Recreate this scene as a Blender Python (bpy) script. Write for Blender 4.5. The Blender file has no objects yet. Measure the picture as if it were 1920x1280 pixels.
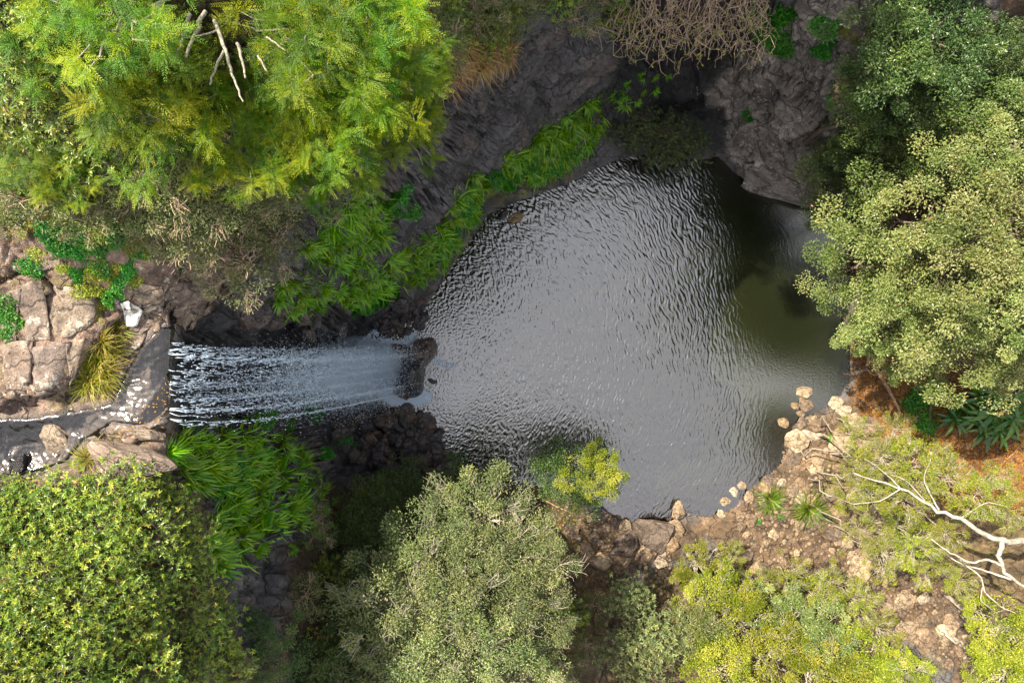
import bpy, math, random
import numpy as np
from mathutils import Vector, Matrix, Quaternion
from mathutils.bvhtree import BVHTree

scene = bpy.context.scene
col = scene.collection
R = math.radians

# ------------------------------------------------------------------ camera
CAM_H, FPX = 30.0, 1280.0          # 30 m above the pool, 24 mm lens (in 1920 px)
cam_d = bpy.data.cameras.new('camera'); cam = bpy.data.objects.new('camera', cam_d)
col.objects.link(cam); scene.camera = cam
cam.location = (0, 0, CAM_H); cam.rotation_euler = (0, 0, 0)
cam_d.sensor_width = 36; cam_d.lens = 24; cam_d.clip_start = .1; cam_d.clip_end = 500

# ------------------------------------------------------------------ light
SUN_AZ, SUN_EL = R(144), R(53)     # sun stands to the upper left of the picture
sv = Vector((math.cos(SUN_EL)*math.cos(SUN_AZ), math.cos(SUN_EL)*math.sin(SUN_AZ), math.sin(SUN_EL)))
w = bpy.data.worlds.new('World'); scene.world = w; w.use_nodes = True
wn = w.node_tree.nodes; wl = w.node_tree.links
sky = wn.new('ShaderNodeTexSky'); sky.sky_type = 'NISHITA'; sky.sun_disc = False
sky.sun_elevation = SUN_EL; sky.sun_rotation = math.atan2(sv.x, sv.y)
sky.air_density = 1.0; sky.dust_density = 3.0; sky.ozone_density = 1.0
bg = wn['Background']; bg.inputs['Strength'].default_value = .15
# bright broken cloud over the whole sky (the pool mirrors it)
tc = wn.new('ShaderNodeTexCoord'); cn = wn.new('ShaderNodeTexNoise'); cn.inputs['Scale'].default_value = 2.6; cn.inputs['Detail'].default_value = 5; cn.inputs['Roughness'].default_value = .55
wl.new(tc.outputs['Generated'], cn.inputs['Vector'])
cr = wn.new('ShaderNodeMapRange'); cr.inputs['From Min'].default_value = .40; cr.inputs['From Max'].default_value = .60; cr.inputs['To Min'].default_value = .3; cr.inputs['To Max'].default_value = .85
wl.new(cn.outputs['Fac'], cr.inputs['Value'])
cm = wn.new('ShaderNodeMixRGB'); wl.new(cr.outputs[0], cm.inputs[0]); wl.new(sky.outputs[0], cm.inputs[1]); cm.inputs[2].default_value = (4.4, 4.15, 3.8, 1)
wl.new(cm.outputs[0], bg.inputs['Color'])
sun_d = bpy.data.lights.new('sun', 'SUN'); sun_d.energy = 5.0; sun_d.angle = R(.5); sun_d.color = (1, .90, .72)
sun = bpy.data.objects.new('sun', sun_d); col.objects.link(sun); sun.location = sv*60
sun.rotation_euler = sv.to_track_quat('Z', 'Y').to_euler()
vs = scene.view_settings
scene.display_settings.display_device = 'sRGB'
vs.view_transform = 'Standard'; vs.look = 'None'; vs.gamma = 1; vs.exposure = 1.7; vs.use_curve_mapping = False
scene.cycles.max_bounces = 4; scene.cycles.transparent_max_bounces = 8
scene.cycles.diffuse_bounces = 2; scene.cycles.glossy_bounces = 2; scene.cycles.volume_bounces = 0
scene.cycles.sample_clamp_indirect = 4
scene.cycles.caustics_reflective = False; scene.cycles.caustics_refractive = False

# ------------------------------------------------------------------ helpers
rng = np.random.default_rng(7)
random.seed(7)
def sstep(a, b, x):
    t = np.clip((x-a)/(b-a), 0, 1); return t*t*(3-2*t)
def P(u, v, z):
    return Vector(((u-960)/FPX*(CAM_H-z), (640-v)/FPX*(CAM_H-z), z))
def Pn(u, v, z):
    d = CAM_H-z
    return np.stack([(u-960)/FPX*d, (640-v)/FPX*d, z], -1)

_perm = np.random.default_rng(3).permutation(512).astype(np.int64)
_grad = np.random.default_rng(4).normal(size=(512, 3)); _grad /= np.linalg.norm(_grad, axis=1)[:, None]
def _h(ix, iy, iz): return _perm[(_perm[(_perm[ix & 511]+iy) & 511]+iz) & 511]
def pnoise(p):
    i = np.floor(p).astype(np.int64); f = p-i; w_ = f*f*f*(f*(f*6-15)+10)
    out = 0
    for dx in (0, 1):
        for dy in (0, 1):
            for dz in (0, 1):
                g = _grad[_h(i[..., 0]+dx, i[..., 1]+dy, i[..., 2]+dz)]
                d = g[..., 0]*(f[..., 0]-dx)+g[..., 1]*(f[..., 1]-dy)+g[..., 2]*(f[..., 2]-dz)
                wt = (w_[..., 0] if dx else 1-w_[..., 0])*(w_[..., 1] if dy else 1-w_[..., 1])*(w_[..., 2] if dz else 1-w_[..., 2])
                out = out+d*wt
    return out*1.5
def fbm(p, n=4, g=.5):
    a, s, o = 1, 0, 0
    for k in range(n):
        o = o+a*pnoise(p*2**k+17.3*k); s += a; a *= g
    return o/s
def noise2(x, y, n=3, z=0.): return fbm(np.stack([x, y, np.full_like(x, z)], -1), n)
_cj = np.random.default_rng(5).random((512, 4))
def cells(p):
    """F1, F2 and the nearest cell's random number of a jittered cell pattern."""
    i = np.floor(p).astype(np.int64); f = p-i
    d1 = np.full(p.shape[:-1], 9.); d2 = d1.copy(); r1 = np.zeros(p.shape[:-1])
    for dx in (-1, 0, 1):
        for dy in (-1, 0, 1):
            for dz in (-1, 0, 1):
                j = _cj[_h(i[..., 0]+dx, i[..., 1]+dy, i[..., 2]+dz)]
                d = np.sqrt((dx+j[..., 0]-f[..., 0])**2+(dy+j[..., 1]-f[..., 1])**2+(dz+j[..., 2]-f[..., 2])**2)
                c = d < d1
                d2 = np.where(c, d1, np.minimum(d2, d)); r1 = np.where(c, j[..., 3], r1); d1 = np.where(c, d, d1)
    return d1, d2, r1
def poly_sd(x, y, poly):
    """signed distance to a polygon, negative inside"""
    poly = np.array(poly, float); d = np.full(x.shape, 1e9); ins = np.zeros(x.shape, bool)
    for k in range(len(poly)):
        ax, ay = poly[k]; bx, by = poly[(k+1) % len(poly)]
        ex, ey = bx-ax, by-ay
        t = np.clip(((x-ax)*ex+(y-ay)*ey)/(ex*ex+ey*ey+1e-9), 0, 1)
        d = np.minimum(d, np.hypot(x-ax-t*ex, y-ay-t*ey))
        if ay != by:
            c = ((ay > y) != (by > y)) & (x < (bx-ax)*(y-ay)/(by-ay)+ax); ins ^= c
    return np.where(ins, -d, d)

def mesh_np(name, verts, faces, mat, attrs=None, smooth=False, colors=None):
    """faces: (n,k) int array or list of such arrays"""
    if isinstance(faces, np.ndarray): faces = [faces]
    faces = [f for f in faces if len(f)]
    me = bpy.data.meshes.new(name)
    verts = np.ascontiguousarray(verts, np.float32)
    me.vertices.add(len(verts)); me.vertices.foreach_set('co', verts.ravel())
    loops = np.concatenate([f.ravel() for f in faces]).astype(np.int32)
    tot = np.concatenate([np.full(len(f), f.shape[1]) for f in faces]).astype(np.int32)
    st = np.concatenate([[0], np.cumsum(tot)[:-1]]).astype(np.int32)
    me.loops.add(len(loops)); me.loops.foreach_set('vertex_index', loops)
    me.polygons.add(len(tot)); me.polygons.foreach_set('loop_start', st); me.polygons.foreach_set('loop_total', tot)
    me.polygons.foreach_set('use_smooth', np.full(len(tot), smooth))
    for k, a in (attrs or {}).items():
        me.attributes.new(k, 'FLOAT', 'POINT').data.foreach_set('value', np.ascontiguousarray(a, np.float32))
    if colors is not None:
        c4 = np.ones((len(verts), 4), np.float32); c4[:, :3] = colors
        me.attributes.new('basecol', 'FLOAT_COLOR', 'POINT').data.foreach_set('color', c4.ravel())
    me.update(calc_edges=True); me.validate()
    if mat: me.materials.append(mat)
    return me
def link(name, data, parent=None, loc=None, rot=None, scale=None):
    o = bpy.data.objects.new(name, data); col.objects.link(o)
    if parent: o.parent = parent
    if loc is not None: o.location = loc
    if rot is not None:
        if isinstance(rot, Quaternion): o.rotation_mode = 'QUATERNION'; o.rotation_quaternion = rot
        else: o.rotation_euler = rot
    if scale is not None: o.scale = scale if hasattr(scale, '__len__') else (scale,)*3
    return o
def tag(o, label, cat, group=None):
    o['label'] = label; o['category'] = cat
    if group: o['group'] = group
    return o

# ------------------------------------------------------------------ materials
class NT:
    def __init__(s, name):
        s.m = bpy.data.materials.new(name); s.m.use_nodes = True; s.t = s.m.node_tree
        s.t.nodes.clear(); s.out = s.n('OutputMaterial')
    def n(s, t, **kw):
        nd = s.t.nodes.new('ShaderNode'+t)
        for k, v in kw.items(): setattr(nd, k, v)
        return nd
    def l(s, a, b): s.t.links.new(a, b)
    def setv(s, sock, v):
        if isinstance(v, bpy.types.NodeSocket): s.l(v, sock)
        elif hasattr(v, '__len__') and len(v) == 3 and sock.type == 'RGBA': sock.default_value = (*v, 1)
        else: sock.default_value = v
    def math(s, op, a, b=0., clamp=False):
        nd = s.n('Math', operation=op); nd.use_clamp = clamp
        s.setv(nd.inputs[0], a); s.setv(nd.inputs[1], b); return nd.outputs[0]
    def mix(s, f, a, b, mode='MIX'):
        nd = s.n('MixRGB', blend_type=mode); s.setv(nd.inputs[0], f); s.setv(nd.inputs[1], a); s.setv(nd.inputs[2], b); return nd.outputs[0]
    def noise(s, vec, scale, detail=4, rough=.6, dist=0.):
        nd = s.n('TexNoise'); nd.inputs['Scale'].default_value = scale; nd.inputs['Detail'].default_value = detail
        nd.inputs['Roughness'].default_value = rough; nd.inputs['Distortion'].default_value = dist
        if vec is not None: s.l(vec, nd.inputs['Vector'])
        return nd.outputs['Fac']
    def ramp(s, f, stops):
        nd = s.n('ValToRGB'); e = nd.color_ramp.elements
        while len(e) < len(stops): e.new(.5)
        for q, (p_, c) in zip(e, stops): q.position = p_; q.color = (*c, 1) if hasattr(c, '__len__') else (c, c, c, 1)
        s.l(f, nd.inputs[0]); return nd.outputs[0]
    def attr(s, name):
        return s.n('Attribute', attribute_name=name)
    def bump(s, h, strength, dist):
        nd = s.n('Bump'); nd.inputs['Strength'].default_value = strength; nd.inputs['Distance'].default_value = dist
        s.l(h, nd.inputs['Height']); return nd.outputs[0]
    def done(s, sh): s.l(sh, s.out.inputs['Surface']); return s.m

def leaf_mat(name, c0, c1, c2, rough=.45, spec=.35, trans=.3, dead=None):
    t = NT(name)
    tint = t.attr('tint').outputs['Fac']
    oi = t.n('ObjectInfo').outputs['Random']
    c = t.ramp(tint, [(.0, c0), (.5, c1), (1., c2)])
    if dead:
        f = t.math('GREATER_THAN', tint, .975); c = t.mix(f, c, dead)
    v = t.math('ADD', t.math('MULTIPLY', oi, .35), .82)
    hs = t.n('HueSaturation'); hs.inputs['Saturation'].default_value = 1.12; t.l(v, hs.inputs['Value']); t.l(c, hs.inputs['Color'])
    t.l(t.math('ADD', t.math('MULTIPLY', oi, .03), .485), hs.inputs['Hue'])
    p = t.n('BsdfPrincipled'); t.l(hs.outputs[0], p.inputs['Base Color'])
    p.inputs['Roughness'].default_value = rough; p.inputs['Specular IOR Level'].default_value = spec
    tr = t.n('BsdfTranslucent'); t.l(t.mix(1., hs.outputs[0], (1.2, 1.25, .6), 'MULTIPLY'), tr.inputs['Color'])
    mx = t.n('MixShader'); mx.inputs[0].default_value = trans
    t.l(p.outputs[0], mx.inputs[1]); t.l(tr.outputs[0], mx.inputs[2])
    return t.done(mx.outputs[0])
def bark_mat(name, a, b, scale=9.):
    t = NT(name); g = t.n('TexCoord').outputs['Object']
    c = t.ramp(t.noise(g, scale, 5, .7), [(.35, a), (.65, b)])
    p = t.n('BsdfPrincipled'); t.l(c, p.inputs['Base Color']); p.inputs['Roughness'].default_value = .8
    t.l(t.bump(t.noise(g, scale*4, 3), .6, .01), p.inputs['Normal'])
    return t.done(p.outputs[0])
M = {}
M['wattle'] = leaf_mat('wattle_leaf', (.035, .085, .010), (.085, .165, .014), (.24, .27, .028), .5, .3, .4)
M['broad'] = leaf_mat('broad_leaf', (.06, .11, .022), (.13, .195, .032), (.33, .34, .07), .36, .5, .3, (.30, .20, .05))
M['grey'] = leaf_mat('grey_leaf', (.075, .10, .042), (.13, .16, .065), (.27, .28, .12), .45, .4, .3)
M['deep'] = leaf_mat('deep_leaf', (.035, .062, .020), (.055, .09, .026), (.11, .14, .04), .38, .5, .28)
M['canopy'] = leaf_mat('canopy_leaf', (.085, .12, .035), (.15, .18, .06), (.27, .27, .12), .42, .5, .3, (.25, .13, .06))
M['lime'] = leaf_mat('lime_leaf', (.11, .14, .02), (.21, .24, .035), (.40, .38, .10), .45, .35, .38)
M['fern'] = leaf_mat('fern_leaf', (.045, .135, .010), (.10, .24, .014), (.24, .36, .022), .42, .4, .35)
M['herb'] = leaf_mat('herb_leaf', (.025, .12, .020), (.045, .17, .022), (.09, .24, .03), .42, .4, .35)
M['palm'] = leaf_mat('palm_leaf', (.025, .08, .018), (.04, .115, .022), (.09, .17, .03), .35, .5, .25)
M['tuss'] = leaf_mat('tussock_blade', (.10, .13, .012), (.18, .18, .03), (.36, .24, .09), .5, .3, .3)
M['rush'] = leaf_mat('rush_blade', (.04, .085, .012), (.08, .13, .018), (.20, .24, .05), .45, .35, .3)
M['dry'] = leaf_mat('dry_blade', (.16, .10, .045), (.26, .17, .08), (.36, .26, .13), .7, .2, .25)
M['litter'] = leaf_mat('fallen_leaf', (.12, .055, .02), (.22, .11, .03), (.42, .22, .04), .6, .3, .1)
M['pale_bark'] = bark_mat('pale_bark', (.20, .17, .13), (.36, .32, .26))
M['white_bark'] = bark_mat('white_bark', (.15, .125, .095), (.40, .37, .31), 5)
M['lichen_bark'] = bark_mat('lichen_bark', (.10, .085, .055), (.30, .28, .22), 16)
M['brown_bark'] = bark_mat('brown_bark', (.055, .042, .030), (.13, .098, .07))
M['twig'] = bark_mat('twig_bark', (.26, .18, .12), (.45, .33, .24))
M['log'] = bark_mat('log_bark', (.17, .10, .055), (.33, .21, .12))
def rock_mat(name, use_attr=True, cols=None, wetv=0., lich=.5):
    t = NT(name); g = t.n('NewGeometry').outputs['Position'] if use_attr else t.n('TexCoord').outputs['Object']
    n1 = t.noise(g, .9, 6, .65, .6); n2 = t.noise(g, 6., 5, .7, .4); n3 = t.noise(g, 30., 3, .7)
    if use_attr:
        base = t.attr('basecol').outputs['Color']; wet = t.attr('wet').outputs['Fac']; li = t.attr('lichen').outputs['Fac']
    else:
        oi = t.n('ObjectInfo').outputs['Random']
        base = t.ramp(oi, [(i/(len(cols)-1), c) for i, c in enumerate(cols)]); wet = wetv; li = lich
    v = t.math('MULTIPLY', t.ramp(n1, [(.3, .40), (.7, 1.6)]), t.ramp(n2, [(.3, .42), (.7, 1.7)]))
    v = t.math('MULTIPLY', v, t.ramp(n3, [(.3, .6), (.7, 1.4)]))
    ve = t.n('TexVoronoi', feature='DISTANCE_TO_EDGE'); ve.inputs['Scale'].default_value = 1.1
    wv0 = t.n('VectorMath', operation='ADD'); t.l(g, wv0.inputs[0]); nz0 = t.n('TexNoise'); nz0.inputs['Scale'].default_value = 1.6; nz0.inputs['Detail'].default_value = 5; t.l(g, nz0.inputs['Vector'])
    sc0 = t.n('VectorMath', operation='SCALE'); t.l(nz0.outputs['Color'], sc0.inputs[0]); sc0.inputs['Scale'].default_value = .9; t.l(sc0.outputs[0], wv0.inputs[1]); t.l(wv0.outputs[0], ve.inputs['Vector'])
    crack = t.ramp(ve.outputs['Distance'], [(.0, .25), (.035, 1.)])
    v = t.math('MULTIPLY', v, crack)
    c = t.mix(1., base, v, 'MULTIPLY')
    # lichen: pale crusts in uneven spots
    vo = t.n('TexVoronoi', feature='F1'); vo.inputs['Scale'].default_value = 5.5; vo.inputs['Randomness'].default_value = 1
    wv = t.n('VectorMath', operation='ADD'); t.l(g, wv.inputs[0])
    nz = t.n('TexNoise'); nz.inputs['Scale'].default_value = 7; nz.inputs['Detail'].default_value = 4; t.l(g, nz.inputs['Vector'])
    sc = t.n('VectorMath', operation='SCALE'); t.l(nz.outputs['Color'], sc.inputs[0]); sc.inputs['Scale'].default_value = .30
    t.l(sc.outputs[0], wv.inputs[1]); t.l(wv.outputs[0], vo.inputs['Vector'])
    size = t.math('MULTIPLY', t.ramp(t.noise(g, .7, 3), [(.38, 0.), (.66, .42)]), li)
    spot = t.math('LESS_THAN', vo.outputs['Distance'], size)
    spot = t.math('MULTIPLY', spot, t.ramp(n3, [(.35, .3), (.6, .9)]))
    c = t.mix(spot, c, (.36, .34, .29))
    p = t.n('BsdfPrincipled'); t.l(c, p.inputs['Base Color'])
    if use_attr:
        rr = t.math('SUBTRACT', .9, t.math('MULTIPLY', wet, .6))
        rr = t.math('ADD', rr, t.math('MULTIPLY', t.math('SUBTRACT', n2, .5), .35), True)
        t.l(rr, p.inputs['Roughness'])
    else: p.inputs['Roughness'].default_value = .85-.55*wetv
    p.inputs['Specular IOR Level'].default_value = .45
    h = t.math('ADD', t.math('ADD', t.math('MULTIPLY', n2, .7), t.math('MULTIPLY', n3, .3)), t.math('MULTIPLY', crack, .35))
    t.l(t.bump(h, .9, .12 if use_attr else .06), p.inputs['Normal'])
    return t.done(p.outputs[0])
M['rock'] = rock_mat('gorge_rock')
M['stone'] = rock_mat('creek_stone', False, [(.17, .11, .065), (.12, .083, .055), (.25, .18, .115), (.085, .062, .048), (.20, .135, .075), (.32, .26, .19)])
M['wetstone'] = rock_mat('wet_stone', False, [(.024, .023, .025), (.05, .044, .043), (.075, .058, .05), (.034, .034, .04), (.09, .055, .035)], 1.05, .15)
M['greystone'] = rock_mat('grey_stone', False, [(.14, .12, .105), (.12, .105, .09)], .1, .9)
M['slab'] = rock_mat('rock_slab', False, [(.15, .11, .085), (.11, .082, .066), (.19, .145, .105), (.13, .10, .085)], .1, .95)
M['whitestone'] = rock_mat('white_stone', False, [(.62, .60, .56), (.58, .56, .52)], 0., .0)

# ------------------------------------------------------------------ terrain: heights read off the photograph
POOL = [(745,612),(790,598),(800,570),(845,505),(890,440),(915,402),(1000,368),(1060,348),(1110,320),(1160,298),(1230,288),(1320,300),
 (1345,292),(1372,320),(1420,353),(1500,372),(1565,392),(1605,440),(1600,560),(1580,610),(1594,650),(1596,700),(1572,752),(1540,770),
 (1490,795),(1470,830),(1475,862),(1440,892),(1400,925),(1375,955),(1330,970),(1280,962),(1250,988),(1200,985),(1150,965),(1120,940),
 (1040,915),(940,905),(880,890),(845,862),(822,810),(806,775),(740,768),(685,745),(660,700),(662,650),(700,620)]
CP = [# upper shelf and stream
 (322,640,15),(320,715,14.95),(318,790,14.9),(250,700,15.0),(150,790,15.05),(60,840,15.05),(-200,870,15.4),(60,600,15.8),(100,700,15.6),
 (180,560,15.7),(280,560,15.3),(400,520,15.1),(450,505,15.0),(250,850,15.3),(120,930,15.5),(-200,600,16.4),
 # slope up to the upper left
 (60,450,16.5),(200,400,16.9),(350,400,16.3),(0,250,18),(200,200,18.2),(400,150,18.0),(600,100,17.4),(0,0,19.5),(300,0,19.4),(600,0,18.4),
 (-300,-300,20),(-300,300,18.5),(500,300,17.0),
 # left cliff above the falls
 (600,330,15.8),(690,290,15.4),(800,230,14.6),(700,150,16.4),(870,130,12.8),(520,580,12.0),(600,590,8.0),(650,590,4.6),(700,590,1.2),
 (560,540,11.2),(700,500,7.2),(640,430,11.0),(720,430,8.6),(830,440,2.4),(800,300,11.6),(880,300,7.5),(860,380,4.6),(905,400,.4),(760,560,1.0),
 (900,200,10.2),(850,250,10.4),(1000,150,7.2),(1080,120,6.4),(1000,230,4.2),(1050,270,2.6),(1105,305,.7),(950,320,3.2),(930,385,.5),(1130,230,2.2),
 (1180,262,.8),(960,80,9.6),(1100,50,8.8),(1150,100,6.2),(960,0,11.8),(1100,-60,11),(800,60,14.8),(960,-300,15),(1250,-150,12),(1300,-300,14),
 # dark cleft
 (1230,150,2.6),(1280,240,1.0),(1200,60,5.6),(1330,90,5.2),(1260,0,9.5),
 # right rock face
 (1400,80,6.6),(1450,180,4.4),(1400,250,1.8),(1350,285,.4),(1600,150,8.2),(1480,260,3.2),(1500,340,1.2),(1600,280,4.0),(1700,80,10.2),
 (1600,30,9.8),(1850,20,11.8),(1750,300,4.6),(1900,140,9.6),(1920,300,6.2),(1640,450,1.2),(1720,520,2.2),(1920,500,4.2),(2200,-200,14),
 (2300,300,9.5),(2300,600,7),(2000,-300,14),
 # right and lower banks, creek bed
 (1625,680,.4),(1700,730,1.1),(1850,770,2),(1920,900,2.4),(1750,900,1.4),(2300,1000,5),(1500,850,.18),(1450,950,.2),(1550,950,.3),(1610,1050,.35),
 (1750,1150,.4),(1850,1280,.35),(1400,1050,.5),(1560,790,.15),(1200,1030,.35),(1150,1100,.9),(1300,1200,1.8),(1100,1280,2.4),(1500,1280,1.3),
 (900,950,.7),(900,1100,2.4),(900,1280,4.6),(700,950,1.6),(650,1050,3.6),(620,1280,6.6),(900,1600,7),(1500,1600,3.5),(2000,1500,2),
 # lower-left cliff and shelf
 (400,830,12.4),(480,880,10.4),(560,900,8.0),(640,800,1.0),(620,880,2.6),(640,960,3.0),(540,1000,9.0),(500,1100,10.6),(530,1220,10.2),
 (200,1000,15.9),(100,1150,16.6),(300,1200,15.2),(400,1080,13.2),(0,900,15.3),(0,1280,17.4),(-300,1500,18.5),(450,1280,12.6),(300,930,15.0),(740,830,.5),
 # wall behind the falls
 (345,640,14.6),(345,715,14.6),(345,780,14.5),(400,640,13.0),(400,715,13.0),(400,780,12.8),(500,640,9.3),(500,715,9.3),(500,780,8.6),(600,650,3.6),(600,715,3.6),(600,770,2.4),(640,700,.4),
 (300,640,15.02),(300,715,15.),(300,780,15.)]
cp = np.array(CP, float)
def tps(r2): return np.where(r2 > 0, .5*r2*np.log(np.maximum(r2, 1e-12)), 0)
_X = cp[:, :2]/1000
_r2 = ((_X[:, None]-_X[None])**2).sum(-1); nC = len(cp)
_A = np.zeros((nC+3, nC+3)); _A[:nC, :nC] = tps(_r2)+np.eye(nC)*2e-4
_A[:nC, nC] = 1; _A[:nC, nC+1:] = _X; _A[nC:, :nC] = _A[:nC, nC:].T
_W = np.linalg.solve(_A, np.concatenate([cp[:, 2], [0, 0, 0]]))
def ztps(u, v):
    sh = u.shape; q = np.stack([u.ravel(), v.ravel()], -1)/1000
    o = np.empty(len(q))
    for k in range(0, len(q), 20000):
        s = q[k:k+20000]; o[k:k+20000] = tps(((s[:, None]-_X[None])**2).sum(-1))@_W[:nC]+_W[nC]+s@_W[nC+1:]
    return o.reshape(sh)
STREAM = [(335,606),(326,700),(318,800),(270,806),(215,800),(165,828),(128,872),(60,895),(-120,930),(-120,780),(60,775),(130,765),(205,748),(232,690),(262,640),(300,604)]
# coarse smooth field in image space, then pool cut, then no overhangs
cu = np.arange(-900, 2830, 10.); cv = np.arange(-900, 2190, 10.)
CU, CV = np.meshgrid(cu, cv)
cz = ztps(CU, CV)
cz = np.clip(cz, .12, 20.5)
sd_c = poly_sd(CU, CV, POOL)
cz = cz*sstep(-4, 26, sd_c)
def bil(F, u, v):
    x = np.clip((u+900)/10, 0, len(cu)-1.001); y = np.clip((v+900)/10, 0, len(cv)-1.001)
    i = x.astype(int); j = y.astype(int); fx = x-i; fy = y-j
    return F[j, i]*(1-fx)*(1-fy)+F[j, i+1]*fx*(1-fy)+F[j+1, i]*(1-fx)*fy+F[j+1, i+1]*fx*fy
rr_ = np.hypot(CU-960, CV-640)+1e-6
Wm = rr_*(30-cz)
for s in np.linspace(.15, .985, 56):
    uu = 960+(CU-960)*s; vv = 640+(CV-640)*s
    Wm = np.maximum(Wm, rr_*s*(30-bil(cz, uu, vv)))
cz = np.maximum(30-Wm/rr_, 0)
# grid lines: fine inside the frame, coarser outside
gu = np.concatenate([np.arange(-880, -40, 24), np.arange(-40, 1960, 4), np.arange(1960, 2810, 24)]).astype(float)
gv = np.concatenate([np.arange(-880, -40, 24), np.arange(-40, 1320, 4), np.arange(1320, 2170, 24)]).astype(float)
U, V = np.meshgrid(gu, gv)
sd = poly_sd(U, V, POOL)
sds = poly_sd(U, V, STREAM)
Z = bil(cz, U, V)
deep = sstep(0, 120, -sd)*2.2+.02
shal = sstep(900, 1300, U)*sstep(690, 800, V)      # the outlet side shelves gently
shal = np.maximum(shal, sstep(850, 940, V))
Z = np.where(sd < 0, -(shal*sstep(0, 260, -sd)*1.6+(1-shal)*deep)-.03, Z)
T = Pn(U, V, Z)
def normals(T):
    du = np.gradient(T, axis=1); dv = np.gradient(T, axis=0)
    n = np.cross(dv, du); n *= np.sign(n[..., 2:3]+1e-9); return n/(np.linalg.norm(n, axis=-1)[..., None]+1e-9)
N = normals(T)
nU = U+noise2(U/60, V/60, 3, 2.)*60; nV = V+noise2(U/60, V/60, 3, 9.)*60
def mask(poly, soft=16): return 1-sstep(-soft, soft, poly_sd(nU, nV, poly))
# regions (image outline of each kind of ground)
m_shelf = mask([(-400,440),(60,430),(250,440),(330,420),(480,480),(350,600),(322,640),(318,800),(330,830),(300,900),(180,940),(-400,960)])
m_creek = mask([(1600,690),(1580,770),(1490,790),(1450,850),(1340,960),(1240,990),(1130,960),(1100,1000),(1160,1080),(1240,1050),(1330,1010),(1400,1090),(1560,1060),(1640,1160),(1760,1250),(1800,1400),(1960,1400),(1900,1200),(1760,1080),(1660,980),(1640,860),(1640,740)])
m_soil_r = mask([(1600,640),(1680,640),(1780,680),(2400,700),(2400,1000),(1800,960),(1700,850),(1640,800),(1590,740)])
m_soil_tr = mask([(1740,110),(1960,-60),(2400,-200),(2400,600),(1900,420),(1640,440),(1560,330),(1700,250)])
m_bot = mask([(600,930),(880,900),(1040,930),(1150,1000),(1160,1100),(1300,1060),(1400,1100),(1560,1080),(1700,1250),(1760,1500),(2400,2200),(400,2200),(480,1280),(560,1050)])
m_tl = mask([(-900,-900),(1000,-900),(980,20),(860,100),(700,240),(560,300),(450,420),(250,440),(-900,420)])
m_bl = mask([(-900,960),(180,930),(320,850),(420,960),(420,1100),(480,1280),(420,2200),(-900,2200)])
m_wet = mask([(335,605),(470,545),(600,560),(700,560),(800,570),(830,650),(830,780),(880,880),(800,930),(640,880),(580,800),(450,800),(300,800)], 22)
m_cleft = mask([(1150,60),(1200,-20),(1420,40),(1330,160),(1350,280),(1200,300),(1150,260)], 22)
m_rface = mask([(1350,280),(1300,180),(1420,60),(1560,-40),(1760,-20),(1650,160),(1580,260),(1520,380),(1420,360)])
m_moss_tl = mask([(20,440),(120,420),(270,400),(270,520),(230,600),(190,600),(150,560),(120,500)], 18)
m_under = mask([(1540,380),(1640,430),(1900,420),(2400,500),(2400,760),(1780,690),(1680,650),(1590,630),(1610,520)])
m_under = np.maximum(m_under, mask([(1640,800),(1800,940),(2400,960),(2400,1500),(1900,1500),(1890,1200),(1760,1080),(1650,960)]))
m_stream = 1-sstep(-10, 10, sds)
big = fbm(T*.55, 4); mid = fbm(T*2.1+5, 4); fine = fbm(T*7+3, 3)
C = np.empty(T.shape); C[:] = (.060, .056, .057)                      # dark cliff basalt
def lay(c, m, k=1.):
    m = np.clip(m*k, 0, 1)[..., None]; C[:] = C*(1-m)+np.array(c)*m
lay((.115, .088, .078), sstep(.0, .5, big)*.8)
lay((.13, .088, .068), m_shelf); lay((.165, .115, .08), m_shelf*sstep(0, .35, mid))
lay((.14, .12, .105), m_rface); lay((.30, .265, .22), m_rface*sstep(.1, .4, fbm(T*np.array([1.2, 1.2, 3.]), 4)))
lay((.070, .045, .026), m_creek); lay((.12, .08, .048), m_creek*sstep(.05, .4, mid)); lay((.07, .06, .018), m_creek*sstep(.15, .4, big)); lay((.10, .052, .024), m_soil_r); lay((.055, .032, .02), m_soil_tr)
lay((.075, .05, .024), m_under); lay((.06, .042, .022), m_bot); lay((.07, .055, .022), m_tl); lay((.06, .05, .02), m_bl)
lay((.022, .022, .024), m_wet); lay((.013, .012, .013), m_cleft)  # cleft coloured near black: the recess's dark depth is painted in
lay((.075, .062, .058), m_stream)
flat = sstep(.45, .8, N[..., 2])
mossn = sstep(.05, .35, fbm(T*1.3+40, 4))
moss = np.clip(mossn*(flat*.35+m_moss_tl*1.6+m_tl*.6)*(1-m_wet)*(1-m_creek)*(1-m_stream), 0, 1)
moss = np.maximum(moss, mask([(890,340),(930,345),(1080,315),(1110,300),(1100,320),(1000,365),(915,398)], 9)*sstep(-.2, .2, mid)*.9)
moss = np.maximum(moss, mask([(1570,60),(1660,40),(1640,110),(1570,105)], 8)*sstep(-.3, .2, mid))
lay((.11, .105, .012), moss, .9)
lay((.03, .03, .022), (sd < 0)*(1-shal))
lay((.16, .085, .025), (sd < 0)*.9*shal)                             # amber shallows
wet = np.clip(m_wet*.95+m_cleft*.5+m_stream*.7+(1-sstep(0, 14, np.abs(sd)))*.7, 0, 1)
lich = np.clip(m_shelf*1.0*(1-m_stream)+m_rface*.9+.18*(1-m_wet)*(1-m_cleft), 0, 1)*(1-m_wet)*(1-m_soil_r)*(1-m_soil_tr)
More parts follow.
